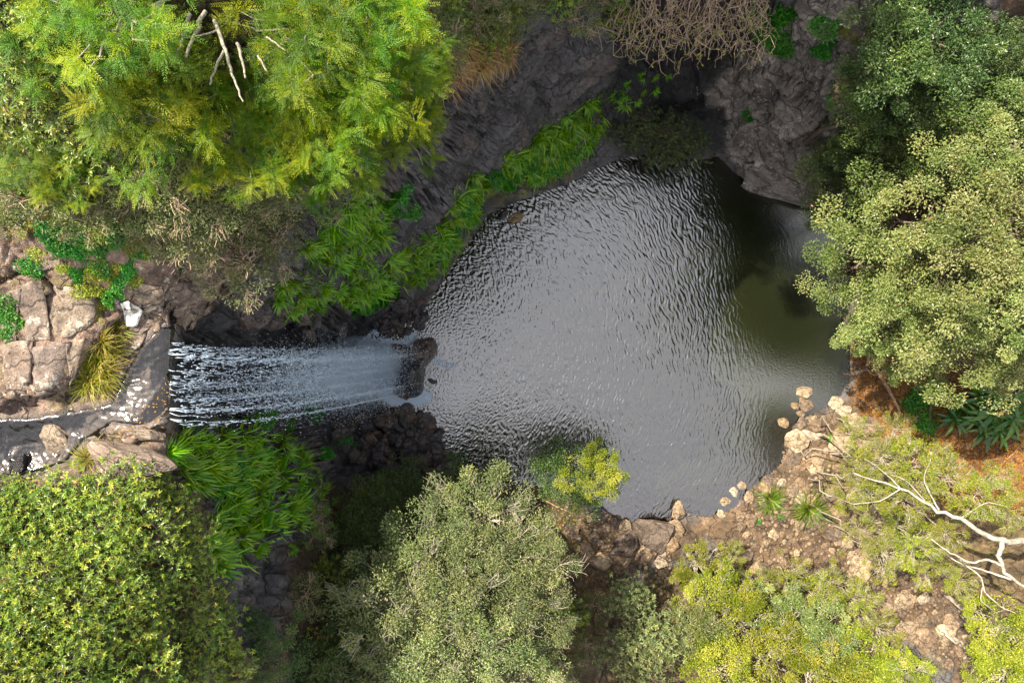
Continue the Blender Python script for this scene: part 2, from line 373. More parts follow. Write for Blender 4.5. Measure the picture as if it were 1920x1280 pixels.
# relief: blocky joints on rock, soft lumps on soil
soil = np.clip(m_soil_r+m_soil_tr+m_under+m_bot+m_tl*.7+m_bl*.7, 0, 1)*(1-m_creek)
q = T*np.array([.42, .42, .6])+fbm(T*.8, 3)[..., None]*.35
f1, f2, r1 = cells(q); g1, g2, s1 = cells(T*np.array([1.25, 1.25, 1.6])+mid[..., None]*.3+20)
blk = (r1-.5)*.95-(1-sstep(0, .10, f2-f1))*.42+(s1-.5)*.16-(1-sstep(0, .08, g2-g1))*.12
amp = (1-soil)*(1-m_creek)
damp = np.where(sd < 0, .25, 1.)*(1-.8*m_stream)*(1-.55*m_shelf)*sstep(-20, 60, sd+30*(sd < 0))
disp = blk*amp*damp+big*.35*damp*(1-.6*m_creek)+mid*.14*(.3+.7*damp)+fine*.05
lipm = np.exp(-(((U-330)/40)**2))*sstep(590, 620, V)*(1-sstep(790, 820, V))
disp *= 1-.8*lipm
disp = np.where(sd > 0, disp*sstep(-2, 40, sd)+.03, np.minimum(disp*.2, .02))
T = T+N*disp[..., None]
nv, nu = U.shape
idx = np.arange(nv*nu).reshape(nv, nu)
quads = np.stack([idx[:-1, :-1], idx[1:, :-1], idx[1:, 1:], idx[:-1, 1:]], -1).reshape(-1, 4)
ctr = lambda a: ((a[:-1, :-1]+a[1:, 1:])*.5).ravel()
reg = np.zeros(len(quads), int)                                        # 0 cliff
reg[ctr(m_shelf) > .5] = 1
reg[ctr(soil) > .5] = 2
reg[ctr(m_creek) > .5] = 3
reg[ctr(sd) < 0] = 4
STRUCT = {}
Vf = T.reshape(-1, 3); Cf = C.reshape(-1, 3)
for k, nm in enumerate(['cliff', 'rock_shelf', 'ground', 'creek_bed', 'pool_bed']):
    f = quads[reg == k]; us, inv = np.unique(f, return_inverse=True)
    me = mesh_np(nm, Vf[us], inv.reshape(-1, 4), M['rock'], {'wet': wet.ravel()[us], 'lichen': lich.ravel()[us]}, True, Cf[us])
    o = link(nm, me); o['kind'] = 'structure'; STRUCT[nm] = o
bvh = BVHTree.FromPolygons(Vf.tolist(), quads.tolist())
def hit(u, v):
    o = Vector((0, 0, CAM_H)); d = (P(u, v, 0)-o).normalized()
    h = bvh.ray_cast(o, d)
    return (h[0], h[1] if h[1].z > 0 else -h[1]) if h[0] else (P(u, v, 0), Vector((0, 0, 1)))
def ground(x, y):
    h = bvh.ray_cast(Vector((x, y, 29)), Vector((0, 0, -1)))
    return h[0].z if h[0] else 0.
# ------------------------------------------------------------------ water
def water_mat(name, murk, tint, ior, rough, kd, bs=.35):
    t = NT(name)
    d = t.attr('depth').outputs['Fac']
    f = t.math('SUBTRACT', 1., t.math('POWER', 2.718, t.math('MULTIPLY', d, -kd)), True)
    tr = t.n('BsdfTransparent'); tr.inputs['Color'].default_value = (*tint, 1)
    df = t.n('BsdfDiffuse'); df.inputs['Color'].default_value = (*murk, 1)
    m1 = t.n('MixShader'); t.l(f, m1.inputs[0]); t.l(tr.outputs[0], m1.inputs[1]); t.l(df.outputs[0], m1.inputs[2])
    g = t.n('BsdfGlossy'); g.inputs['Roughness'].default_value = rough
    bn = t.bump(t.noise(t.n('NewGeometry').outputs['Position'], 14., 3, .6), bs, .02)
    t.l(bn, g.inputs['Normal'])
    fr = t.n('Fresnel'); fr.inputs['IOR'].default_value = ior; t.l(bn, fr.inputs['Normal'])
    m2 = t.n('MixShader'); t.l(fr.outputs[0], m2.inputs[0]); t.l(m1.outputs[0], m2.inputs[1]); t.l(g.outputs[0], m2.inputs[2])
    return t.done(m2.outputs[0])
M['pool'] = water_mat('pool_water', (.0085, .0105, .0045), (.80, .58, .32), 2.6, .03, 2.2)
M['stream'] = water_mat('stream_water', (.05, .05, .05), (.78, .75, .70), 1.65, .08, .1, .2)
FOOT = P(770, 690, 0)
st = .023
px = np.arange(-8.2, 15.4, st); py = np.arange(-8.6, 8.6, st)
WX, WY = np.meshgrid(px, py)
wu = 960+WX*FPX/30; wv = 640-WY*FPX/30
wsd = poly_sd(wu, wv, POOL)
dx, dy = WX-FOOT.x, WY-FOOT.y
r = np.hypot(dx, dy)+.01; th = np.arctan2(dy, dx)
wr = noise2(WX*.5, WY*.5, 2)*.45+noise2(WX*1.7, WY*1.7, 2, 4.)*.16
rw = r+wr
def n3(a, b, c): return pnoise(np.stack([a, b, np.full_like(a, c)], -1))
h1 = n3(rw*12.5, th*26+noise2(WX, WY, 2, 7.)*1.6, 1.)
h2 = n3(rw*19., th*50, 3.)
h3 = noise2(WX*9., WY*9., 2, 5.)
ang = R(12); ca, sa = math.cos(ang), math.sin(ang)
h4 = n3((WX*ca+WY*sa)*11.+wr*2, (-WX*sa+WY*ca)*3.4, 8.)
near = np.exp(-(r/2.2)**2)
calm = sstep(1310, 1420, wu-(wv-560)*.22)
lull = np.exp(-(((wu-830)/45)**2+((wv-640)/40)**2))+np.exp(-(((wu-860)/50)**2+((wv-745)/40)**2))
A = (.0150*(1-.88*calm))*(1-.6*np.clip(lull, 0, 1))
hw = A*(h1*.9+h2*.38+h4*.45*sstep(2, 8, r))+.004*h3*(.4+near*1.5)*(1-.7*calm)
keep = (wsd < 14)
W3 = np.stack([WX, WY, hw], -1).reshape(-1, 3)
ii = np.arange(WX.size).reshape(WX.shape)
fq = np.stack([ii[:-1, :-1], ii[:-1, 1:], ii[1:, 1:], ii[1:, :-1]], -1).reshape(-1, 4)
fq = fq[(keep[:-1, :-1] & keep[1:, 1:]).ravel()]
us, inv = np.unique(fq, return_inverse=True)
shw = np.maximum(sstep(900, 1300, wu)*sstep(690, 800, wv), sstep(850, 940, wv))
dep = shw*sstep(0, 230, -wsd)*1.7+(1-shw)*(sstep(0, 60, -wsd)*2.2+.25)
o = link('pool_water', mesh_np('pool_water', W3[us], inv.reshape(-1, 4), M['pool'], {'depth': dep.ravel()[us]}, True)); o['kind'] = 'structure'

# thin stream running over the shelf to the lip
su = np.arange(-130, 345, 1.6); sv_ = np.arange(596, 940, 1.6)
SU, SV = np.meshgrid(su, sv_); ssd = poly_sd(SU, SV, STREAM)
def terr(u, v):                                           # smooth displaced-terrain lookup
    iu = np.clip(np.searchsorted(gu, u)-1, 0, nu-2); iv = np.clip(np.searchsorted(gv, v)-1, 0, nv-2)
    a = (u-gu[iu])/(gu[iu+1]-gu[iu]); b = (v-gv[iv])/(gv[iv+1]-gv[iv])
    return (T[iv, iu]*((1-a)*(1-b))[..., None]+T[iv, iu+1]*(a*(1-b))[..., None]+T[iv+1, iu]*((1-a)*b)[..., None]+T[iv+1, iu+1]*(a*b)[..., None])
TS = terr(SU, SV)
zs = bil(cz, SU, SV)
flow = n3(SU*.035+noise2(SU*.02, SV*.02, 2)*2, SV*.075+noise2(SU*.03, SV*.03, 2, 5.)*2.2, 2.)*.011+noise2(SU*.11, SV*.11, 3, 3.)*.004
edge = sstep(0, 14, -ssd)
lev = np.maximum(TS[..., 2]-.01, zs+.01)*.6+.4*TS[..., 2]
hz = TS[..., 2]*.35+.65*zs+.055+flow*.8*edge-.09*(1-edge)
S3 = TS.copy(); S3[..., 2] = hz
si = np.arange(SU.size).reshape(SU.shape)
sq = np.stack([si[:-1, :-1], si[1:, :-1], si[1:, 1:], si[:-1, 1:]], -1).reshape(-1, 4)
kk = (ssd < 2); sq = sq[(kk[:-1, :-1] & kk[1:, 1:]).ravel()]
us, inv = np.unique(sq, return_inverse=True)
o = link('stream', mesh_np('stream', S3.reshape(-1, 3)[us], inv.reshape(-1, 4), M['stream'], {'depth': np.full(len(us), .5)}, True)); o['kind'] = 'structure'

# falling water: streaks thrown from the lip
t = NT('falling_water'); d1 = t.n('BsdfDiffuse'); d1.inputs['Color'].default_value = (.70, .82, .95, 1)  # blue of the skylit shade put into the water colour
d2 = t.n('BsdfTranslucent'); d2.inputs['Color'].default_value = (.80, .86, .92, 1)
mx = t.n('MixShader'); mx.inputs[0].default_value = .5
t.l(d1.outputs[0], mx.inputs[1]); t.l(d2.outputs[0], mx.inputs[2])
M['fall'] = t.done(mx.outputs[0])
def blobs(pos, ax, ln, wd):
    """stretched octahedra"""
    n = len(pos); ax = ax/np.linalg.norm(ax, axis=1)[:, None]
    rv = np.random.default_rng(1).normal(size=(n, 3)); s = np.cross(ax, rv); s /= np.linalg.norm(s, axis=1)[:, None]; q_ = np.cross(ax, s)
    v = np.stack([pos+ax*ln[:, None]/2, pos-ax*ln[:, None]/2, pos+s*wd[:, None]/2, pos+q_*wd[:, None]/2, pos-s*wd[:, None]/2, pos-q_*wd[:, None]/2], 1).reshape(-1, 3)
    f = np.array([[0, 2, 3], [0, 3, 4], [0, 4, 5], [0, 5, 2], [1, 3, 2], [1, 4, 3], [1, 5, 4], [1, 2, 5]])
    return v, (f[None]+6*np.arange(n)[:, None, None]).reshape(-1, 3)
LIPZ = 15.0; TF = math.sqrt(2*15/9.8)
def fall_pos(a, s, jit):
    """a = place along the lip 0..1, s = share of fall time"""
    y0 = -.02-1.80*a
    yf = -.35-2.15*(.5+(a-.5)*.95)
    vx = 1.15+.35*np.sin(a*9)+.3*jit
    x = -7.52+.05*a+vx*s*TF
    y = y0+(yf-y0)*s+np.sin(a*40)*.05*s+jit*.10*s
    z = LIPZ+.05-15*(s**2)
    return np.stack([x, y, z], -1)
g_ = np.random.default_rng(11)
def lipdens(n):
    """where along the lip the water runs thick"""
    k = g_.choice(6, n, p=[.30, .12, .26, .16, .11, .05])
    m = np.array([.10, .22, .47, .66, .80, .97])[k]; s_ = np.array([.06, .08, .08, .05, .035, .02])[k]
    return np.clip(m+g_.normal(size=n)*s_, 0, 1)
n = 34000; a = lipdens(n); s = g_.random(n)**.52*.98+.02; j = g_.normal(size=n)
p0 = fall_pos(a, s, j*(.2+s)); p1 = fall_pos(a, np.minimum(s+.01, 1.01), j*(.2+s))
clump = n3(a*34, s*26, 4.)+.6*n3(a*80, s*60, 6.); kp = (clump > .30-.62*s) & (p0[:, 2] > .05)
ln = (.03+.16*g_.random(n)**2); wd = .010+.024*g_.random(n)**2
v1, f1_ = blobs(p0[kp], (p1-p0)[kp], ln[kp], wd[kp])
# coherent ribbons just below the lip
rp, ra, rl, rw_ = [], [], [], []
for k in range(60):
    a0 = float(lipdens(1)[0]); jj = g_.normal()*.4; e0 = .25*g_.random()**2; e = e0+.05+.22*g_.random()
    ss = np.arange(e0, e, .006); ss = ss[g_.random(len(ss)) > .12+.5*(ss/e)]
    aa = a0+.02*np.sin(ss*14+k)*ss*4+.01*np.sin(ss*40+2*k)
    q0 = fall_pos(aa, ss, jj*ss*2); q1 = fall_pos(aa, ss+.008, jj*ss*2)
    rp.append(q0); ra.append(q1-q0); rl.append(np.linalg.norm(q1-q0, axis=1)*1.7+.03); rw_.append(np.full(len(ss), .006+.014*g_.random()))
v2, f2_ = blobs(np.concatenate(rp), np.concatenate(ra), np.concatenate(rl), np.concatenate(rw_))
wf = link('waterfall', mesh_np('waterfall', np.concatenate([v1, v2]), np.concatenate([f1_, f2_+len(v1)]), M['fall'])); wf['kind'] = 'structure'
# fine spray in the lower half
n = 46000; a = np.clip(.47+g_.normal(size=n)*.22, -.1, 1.1); s = np.clip(.93-np.abs(g_.normal(size=n))*.20, .3, 1.03); j = g_.normal(size=n)
p = fall_pos(a, s, j*1.2)+g_.normal(size=(n, 3))*np.array([.5, .3, .6]); p = p[p[:, 2] > .05]
v, f = blobs(p, g_.normal(size=p.shape)+[.1, 0, -1.2], np.full(len(p), .03), .010+.008*g_.random(len(p)))
o = link('spray', mesh_np('spray', v, f, M['fall']), wf); o['kind'] = 'stuff'
# white foam running off round the boulder
def path_pts(pts, n, jit, z=.02):
    pts = np.array(pts, float); d = np.concatenate([[0], np.cumsum(np.hypot(*np.diff(pts, axis=0).T))])
    tt = g_.random(n)*d[-1]; u_ = np.interp(tt, d, pts[:, 0]); v_ = np.interp(tt, d, pts[:, 1])
    sp = g_.normal(size=(n, 2))*jit
    return Pn(u_+sp[:, 0], v_+sp[:, 1], np.full(n, z)+g_.random(n)*.05)
fo = [path_pts([(690,660),(700,700),(705,725),(735,750),(770,750),(800,742)], 4200, 4.0), path_pts([(775,752),(803,744)], 1500, 4.5),
      path_pts([(720,640),(750,650),(765,640),(778,628)], 900, 4), path_pts([(690,670),(720,665),(745,660)], 1300, 6),
      path_pts([(700,690),(740,690)], 700, 10), path_pts([(680,640),(700,720)], 2600, 14), path_pts([(645,596),(690,605),(705,625)], 260, 3),
      path_pts([(800,668),(850,690)], 130, 5)]
p = np.concatenate(fo)
v, f = blobs(p, g_.normal(size=p.shape)*[1, 1, .2], .05+.12*g_.random(len(p)), .03+.05*g_.random(len(p)))
o = link('foam', mesh_np('foam', v, f, M['fall']), wf); o['kind'] = 'stuff'
# drifting mist at the foot of the falls
mm = bpy.data.materials.new('mist'); mm.use_nodes = True; mn = mm.node_tree.nodes; mn.clear()
vo = mn.new('ShaderNodeVolumePrincipled'); vo.inputs['Color'].default_value = (.60, .78, 1, 1); vo.inputs['Density'].default_value = .36  # bluish colour carries the skylit shade at the foot
mo = mn.new('ShaderNodeOutputMaterial'); mm.node_tree.links.new(vo.outputs[0], mo.inputs['Volume'])
def ico(sub):
    import bmesh
    b = bmesh.new(); bmesh.ops.create_icosphere(b, subdivisions=sub, radius=1)
    v = np.array([x.co[:] for x in b.verts]); f = np.array([[y.index for y in x.verts] for x in b.faces]); b.free(); return v, f
iv3, if3 = ico(3)
def inst(name, v, f, mat, **kw): return link(name, mesh_np(name, v, f, mat, smooth=True), **kw)
for k, (u_, v_, z_, rx, ry, rz) in enumerate([(672,690,1.6,1.7,1.45,1.8),(640,690,3.0,1.4,.8,2.3),(700,692,.9,1.25,1.25,1.0),(655,694,2.2,1.,.6,1.8)]):
    sh = 1+.12*pnoise(iv3*1.7+k*5)[:, None]
    o = link('mist', mesh_np('mist', iv3*sh*[rx, ry, rz], if3, mm, smooth=True), loc=P(u_, v_, z_)); o['kind'] = 'stuff'

# ------------------------------------------------------------------ stones and boulders
iv2, if2 = ico(2)
def stone_mesh(name, k, mat, flat=.6, ang=.5, sub=2):
    v, f = (iv2, if2) if sub == 2 else (iv3, if3)
    g0 = np.random.default_rng(100+k)
    v = v.copy()
    for _ in range(16):                                     # planes knock off corners: worn angular rock
        d = g0.normal(size=3); d /= np.linalg.norm(d); c = .50+.32*g0.random()
        ex = np.maximum(v@d-c, 0); v = v-np.outer(ex*ang*1.6, d)
    v *= 1.25*(1+.16*pnoise(v*1.6+k*7)[:, None]+.07*pnoise(v*5+k)[:, None])
    v *= [1, .72+.25*g0.random(), flat]
    return mesh_np(name, v, f, mat, smooth=False)
STONES = [stone_mesh('stone', k, M['stone'], .34+.04*k, .62) for k in range(9)]
WETS = [stone_mesh('stone', 20+k, M['wetstone'], .7, .7) for k in range(6)]
def scatter(polys, n, mind, seed, holes=()):
    """well spaced points (pixels) inside a polygon"""
    g0 = np.random.default_rng(seed); out = []
    poly = np.array(polys, float); lo, hi = poly.min(0), poly.max(0)
    c = lo+g0.random((n*30, 2))*(hi-lo)
    c = c[poly_sd(c[:, 0], c[:, 1], polys) < 0]
    for h_ in holes: c = c[poly_sd(c[:, 0], c[:, 1], h_) > 0]
    for q_ in c:
        if all((q_[0]-b[0])**2+(q_[1]-b[1])**2 > mind*mind for b in out):
            out.append(q_)
            if len(out) >= n: break
    return out
rs = random.Random(5)
def put_stone(u, v, size, par, meshes, sink=.25, zmin=None):
    p_, n_ = hit(u, v); z_ = p_.z
    if zmin is not None and z_ < zmin: z_ = zmin; p_ = P(u, v, zmin)
    qn = Vector((0, 0, 1)).rotation_difference((n_+Vector((0, 0, .6))).normalized())
    q_ = qn @ Quaternion((0, 0, 1), rs.random()*6.28)
    o = link('stone', rs.choice(meshes), par, p_+n_*size*(.5-sink)*.6, q_, (size*rs.uniform(.85, 1.15), size*rs.uniform(.8, 1.1), size*rs.uniform(.8, 1.1)))
    return o
CREEK = [(1560,775),(1500,800),(1462,850),(1478,870),(1430,905),(1395,935),(1375,965),(1400,1010),(1400,1080),(1560,1050),(1640,1150),(1760,1240),(1900,1270),(1860,1180),(1740,1080),(1650,990),(1640,880),(1630,790)]
cb = STRUCT['creek_bed']
for i, (u_, v_) in enumerate(scatter(CREEK, 215, 14, 21)):
    put_stone(u_, v_, rs.choice([.12, .14, .16, .19, .23, .28, .36]), cb, STONES, .12)
for (u_, v_, s_) in [(1508,735,.40),(1508,758,.34),(1500,775,.22),(1568,756,.32),(1466,792,.28),(1505,793,.30),(1530,796,.42),(1515,818,.34),
                     (1492,828,.62),(1490,848,.40),(1510,845,.22),(1512,858,.2),(1472,865,.26),(1530,865,.60),(1490,700+60,.2),(1640,840,.7),(1625,800,.6),
                     (1612,1058,.75),(1660,1130,.55),(1690,1120,.5),(1585,770,.4),(1600,785,.38),(1575,835,.45),(1360,940,.24),(1375,922,.24),(1390,910,.26),(1352,965,.2),
                     (1465,905,.3),(1500,905,.3),(1440,900,.34),(1500,935,.3),(1420,1065,.4),(1560,1000,.38),(1590,1010,.4),(1565,960,.34),(1700,1180,.6),(1740,1200,.6),(1770,1185,.5)]:
    put_stone(u_, v_, s_, cb, STONES, .3, -.02)
for i, (u_, v_) in enumerate(scatter([(1120,965),(1180,985),(1270,985),(1250,1060),(1180,1075),(1090,1040),(1060,990)], 34, 17, 22)):
    put_stone(u_, v_, rs.choice([.25, .34, .45]), cb, STONES)
# pebbles between the stones
pts = scatter(CREEK, 900, 6, 23)+scatter([(1040,940),(1130,960),(1250,990),(1260,1070),(1130,1100),(1060,1010)], 220, 6, 24)
vv_, ff_ = [], []
iv1, if1 = ico(1)
for k, (u_, v_) in enumerate(pts):
    p_, n_ = hit(u_, v_); s_ = rs.uniform(.04, .11)
    vv_.append(iv1*np.array([s_*rs.uniform(.8, 1.3), s_, s_*.6])@np.array(Matrix.Rotation(rs.random()*6, 3, 'Z'))+np.array(p_)); ff_.append(if1+len(iv1)*k)
t = NT('pebble'); isl = t.n('NewGeometry').outputs['Random Per Island']
pb = t.n('BsdfPrincipled'); t.l(t.ramp(isl, [(0, (.05, .036, .026)), (.5, (.10, .068, .042)), (1, (.18, .13, .085))]), pb.inputs['Base Color']); pb.inputs['Roughness'].default_value = .8
M['pebble'] = t.done(pb.outputs[0])
o = link('pebbles', mesh_np('pebbles', np.concatenate(vv_), np.concatenate(ff_), M['pebble'], smooth=True), cb); o['kind'] = 'stuff'
# black rubble on both sides of the plunge
cl = STRUCT['cliff']
for (u_, v_) in scatter([(680,570),(745,565),(805,560),(795,600),(760,625),(720,620),(690,600)], 34, 11, 31): put_stone(u_, v_, rs.choice([.18, .24, .3, .38]), cl, WETS, .25, 0.)
for (u_, v_) in scatter([(620,790),(700,770),(800,775),(830,820),(870,880),(820,905),(740,885),(650,860)], 120, 11, 32): put_stone(u_, v_, rs.choice([.16, .22, .28, .34, .44]), cl, WETS, .25, 0.)
for (u_, v_) in scatter([(430,560),(560,580),(660,600),(680,625),(600,625),(450,600)], 20, 18, 33): put_stone(u_, v_, rs.choice([.2, .3, .4]), cl, WETS, .4)
def boulder(u, v, size, k, mat, label, dims=(1, .8, .6), rot=0., z=None, sink=.2, ang=.6):
    me = stone_mesh('boulder', k, M[mat], 1., ang, 3)
    p_, n_ = hit(u, v)
    if z is not None: p_ = P(u, v, z)
    o = link('boulder', me, None, p_+Vector((0, 0, size*dims[2]*(.5-sink))), (0, 0, R(rot)), tuple(size*d for d in dims))
    return tag(o, label, 'boulder')
boulder(785, 668, .75, 1, 'wetstone', 'black wet boulder at the foot of the falls, rounded top block', (1.0, .8, .9), 60, .1)
boulder(772, 700, 1.0, 2, 'wetstone', 'largest black wet boulder parting the foam below the falls', (.75, 1.15, .75), -15, .1)
boulder(762, 728, .72, 3, 'wetstone', 'low black wet boulder beside the white foam tongue', (.9, .8, .7), 20, .05)
boulder(750, 664, .6, 4, 'wetstone', 'purple grey wet boulder on the spray side of the black rocks', (.9, .8, .7), 80, .05)
boulder(811, 715, .17, 5, 'wetstone', 'small black rock alone in the silver water', (1.2, .8, .9), -30, .02)
boulder(801, 795, .3, 6, 'wetstone', 'small dark pointed rock at the rubble waterline', (.6, 1, 1), -30, .05)
boulder(808, 818, .42, 7, 'wetstone', 'rounded dark rock with ripples curling round it', (.8, 1, .8), -20, .02)
boulder(968, 407, .34, 8, 'stone', 'small brown rock in the water under the mossy ledge', (1.1, .8, .7), 20, .03)
boulder(943, 402, .3, 9, 'wetstone', 'dark rock in the water beside the mossy ledge', (1, .7, .6), 60, .02)
boulder(1222, 1002, .95, 10, 'stone', 'big pale wedge-shaped boulder at the sunny pool edge', (1.0, .95, .62), 20, .15, .2, .9)
boulder(1165, 1022, .85, 11, 'stone', 'lichen speckled flat boulder behind the wedge-shaped boulder', (1.1, .75, .6), 20, None, .2, .9)
boulder(1270, 955, .42, 12, 'stone', 'pointed tan rock standing in the amber shallows', (.7, 1, .8), 20, .05)
boulder(1265, 985, .46, 13, 'stone', 'grey brown rock between the wedge boulder and the pointed rock', (.9, .9, .8), 0, .1)
boulder(1205, 1040, .7, 14, 'stone', 'cream coloured angular boulder under the leafy shore', (1.2, .8, .6), 50, None, .25, .9)
boulder(1125, 1050, .6, 15, 'stone', 'brown lumpy boulder at the edge of the leaf litter bank', (1, .9, .7), 10)
boulder(245, 862, .72, 16, 'slab', 'big dark brown boulder with white lichen spots beside the stream', (1.12, .58, .42), -14, None, .25)
boulder(278, 815, .4, 17, 'slab', 'smooth tan boulder at the lip of the falls', (1.1, .4, .4), -8, None, .25)
boulder(100, 812, .5, 18, 'slab', 'rough purple brown boulder in the upper stream', (.8, .95, .22), 20, None, .3)
boulder(40, 870, .5, 19, 'wetstone', 'narrow dark boulder among the leaves in the upper stream', (.3, .8, .4), -25, None, .3)
boulder(1590, 165, .62, 20, 'stone', 'tan rounded boulder wedged in the right rock face', (1, .8, .8), 20)
boulder(1612, 190, .6, 21, 'stone', 'split reddish boulder below the tan boulder on the rock face', (1.2, .6, .7), 30)
boulder(1440, 345, 1.2, 22, 'greystone', 'low crusted boulder where the rock face meets the pool', (1.5, .7, .5), -28, .1)

# slabs of the upper shelf, split by joints
def slab(pts, k, mat='slab', h=.035):
    pts = np.array(pts, float)+np.random.default_rng(k+50).normal(size=(len(pts), 2))*6.5; c = pts.mean(0); n_ = len(pts)
    dense = []
    for i in range(n_):
        a_, b_ = pts[i], pts[(i+1) % n_]
        for q_ in (0, .34, .67): dense.append(a_+(b_-a_)*q_)
    dense = np.array(dense); g0 = np.random.default_rng(k)
    dense += g0.normal(size=dense.shape)*3.
    m_ = len(dense); vs_ = []
    for ring, (sc_, dz) in enumerate([(1., -.12), (1., h*.5), (.95, h), (.72, h), (.45, h), (.2, h)]):
        for q_ in dense:
            w_ = c+(q_-c)*sc_; p_, n_ = hit(*w_)
            vs_.append(P(*w_, min(p_.z, 16.4)+dz+.003*g0.normal()))
    vs_.append(P(*c, hit(*c)[0].z+h))
    f4 = np.array([[r_*m_+i, r_*m_+(i+1) % m_, (r_+1)*m_+(i+1) % m_, (r_+1)*m_+i] for r_ in range(5) for i in range(m_)])
    f3 = np.array([[5*m_+i, 5*m_+(i+1) % m_, 6*m_] for i in range(m_)])
    o_ = np.array(vs_[-1]); me = mesh_np('slab', np.array([np.array(x) for x in vs_])-o_, [f4[:, ::-1], f3[:, ::-1]], M[mat], smooth=True)
    return link('slab', me, STRUCT['rock_shelf'], Vector(o_))
slab([(250,538),(305,528),(312,580),(260,588)], 1); slab([(318,534),(415,530),(385,590),(330,578),(316,582)], 2)
slab([(322,584),(352,578),(386,592),(350,610),(318,606)], 3); slab([(286,590),(302,588),(300,612),(284,610)], 4, 'stone')
slab([(262,594),(284,592),(282,612),(264,612)], 5); slab([(244,556),(254,572),(258,600),(232,594),(238,572)], 6, 'whitestone', .1)
slab([(96,532),(170,540),(176,600),(140,640),(100,620)], 7); slab([(38,540),(94,530),(98,636),(44,636)], 8)
slab([(60,640),(120,640),(128,740),(70,745)], 9); slab([(2,560),(34,545),(40,632),(4,640)], 10); slab([(4,650),(54,645),(62,750),(10,752)], 11)
slab([(130,650),(165,640),(140,730),(132,742)], 12); slab([(100,545-80),(70,462),(64,500),(104,506)], 13); slab([(350,500),(370,488),(398,510),(380,520)], 14, 'stone')
slab([(430,490),(462,502),(440,530),(420,520)], 15, 'stone'); slab([(240,612),(290,616),(276,650),(240,660)], 16); slab([(400,528),(418,528),(455,505),(462,515),(400,580),(388,588)], 17, 'stone')
slab([(290,775),(310,760),(306,785),(280,800),(268,792)], 18)

# ------------------------------------------------------------------ plants: builders
def unit(a): return a/(np.linalg.norm(a, axis=-1, keepdims=True)+1e-9)
def kites(pos, ax, nrm, ln, wd, fold=.25, droop=.0):
    """one folded leaf each: base, two sides, tip (2 triangles)"""
    ax = unit(ax); s_ = unit(np.cross(nrm, ax)); n_ = np.cross(ax, s_)
    L = ln[:, None]; Wd = wd[:, None]
    m_ = pos+ax*L*.45
    v = np.stack([pos, m_+s_*Wd/2+n_*Wd*fold, pos+ax*L-n_*L*droop, m_-s_*Wd/2+n_*Wd*fold], 1).reshape(-1, 3)
    b = 4*np.arange(len(pos))[:, None]
    return v, np.concatenate([b+[[0, 1, 2]], b+[[0, 2, 3]]])
def ovals(pos, ax, nrm, ln, wd, fold=.18, droop=.12):
    """larger leaf with a midrib: 6 outline points, 4 triangles + 2 quads"""
    ax = unit(ax); s_ = unit(np.cross(nrm, ax)); n_ = np.cross(ax, s_); L = ln[:, None]; Wd = wd[:, None]
    def pt(a, b): return pos+ax*L*a+s_*Wd*b+n_*(Wd*abs(b)*2*fold-L*droop*a*a)
    v = np.stack([pt(0, 0), pt(.3, .42), pt(.68, .40), pt(1, 0), pt(.68, -.40), pt(.3, -.42), pt(.5, 0)], 1).reshape(-1, 3)
    b = 7*np.arange(len(pos))[:, None]
    return v, np.concatenate([b+[[0, 1, 6]], b+[[1, 2, 6]], b+[[2, 3, 6]], b+[[3, 4, 6]], b+[[4, 5, 6]], b+[[5, 0, 6]]])
def tubes(paths, radii, k=5):
    """tapered tubes along polylines"""
    vs_, f4 = [], []; off = 0
    for pts, rad in zip(paths, radii):
        pts = np.asarray(pts, float); m_ = len(pts); tg = unit(np.gradient(pts, axis=0))
        ref = np.array([.3, .2, 1.]) if abs(tg[0, 2]) < .9 else np.array([1., 0, 0])
        a_ = unit(np.cross(tg, ref)); b_ = np.cross(tg, a_)
        rd = np.interp(np.linspace(0, 1, m_), np.linspace(0, 1, len(rad)), rad)
        ph = np.arange(k)*2*math.pi/k
        ring = pts[:, None]+rd[:, None, None]*(np.cos(ph)[None, :, None]*a_[:, None]+np.sin(ph)[None, :, None]*b_[:, None])
        vs_.append(ring.reshape(-1, 3))
        i = np.arange(m_-1)[:, None]*k; j = np.arange(k)[None]; j2 = (j+1) % k
        f4.append((np.stack([i+j, i+j2, i+k+j2, i+k+j], -1)+off).reshape(-1, 4)); off += m_*k
    return np.concatenate(vs_), np.concatenate(f4)
def bend(a, b, n=5, w_=.12, g0=None, sag=0.):
    a = np.asarray(a, float); b = np.asarray(b, float); t_ = np.linspace(0, 1, n)[:, None]
    L = np.linalg.norm(b-a); g0 = g0 or g_
    j_ = g0.normal(size=(n, 3))*w_*L*np.sin(np.pi*t_)*.5
    p_ = a+(b-a)*t_+j_; p_[:, 2] -= sag*L*np.sin(np.pi*t_[:, 0]); return p_

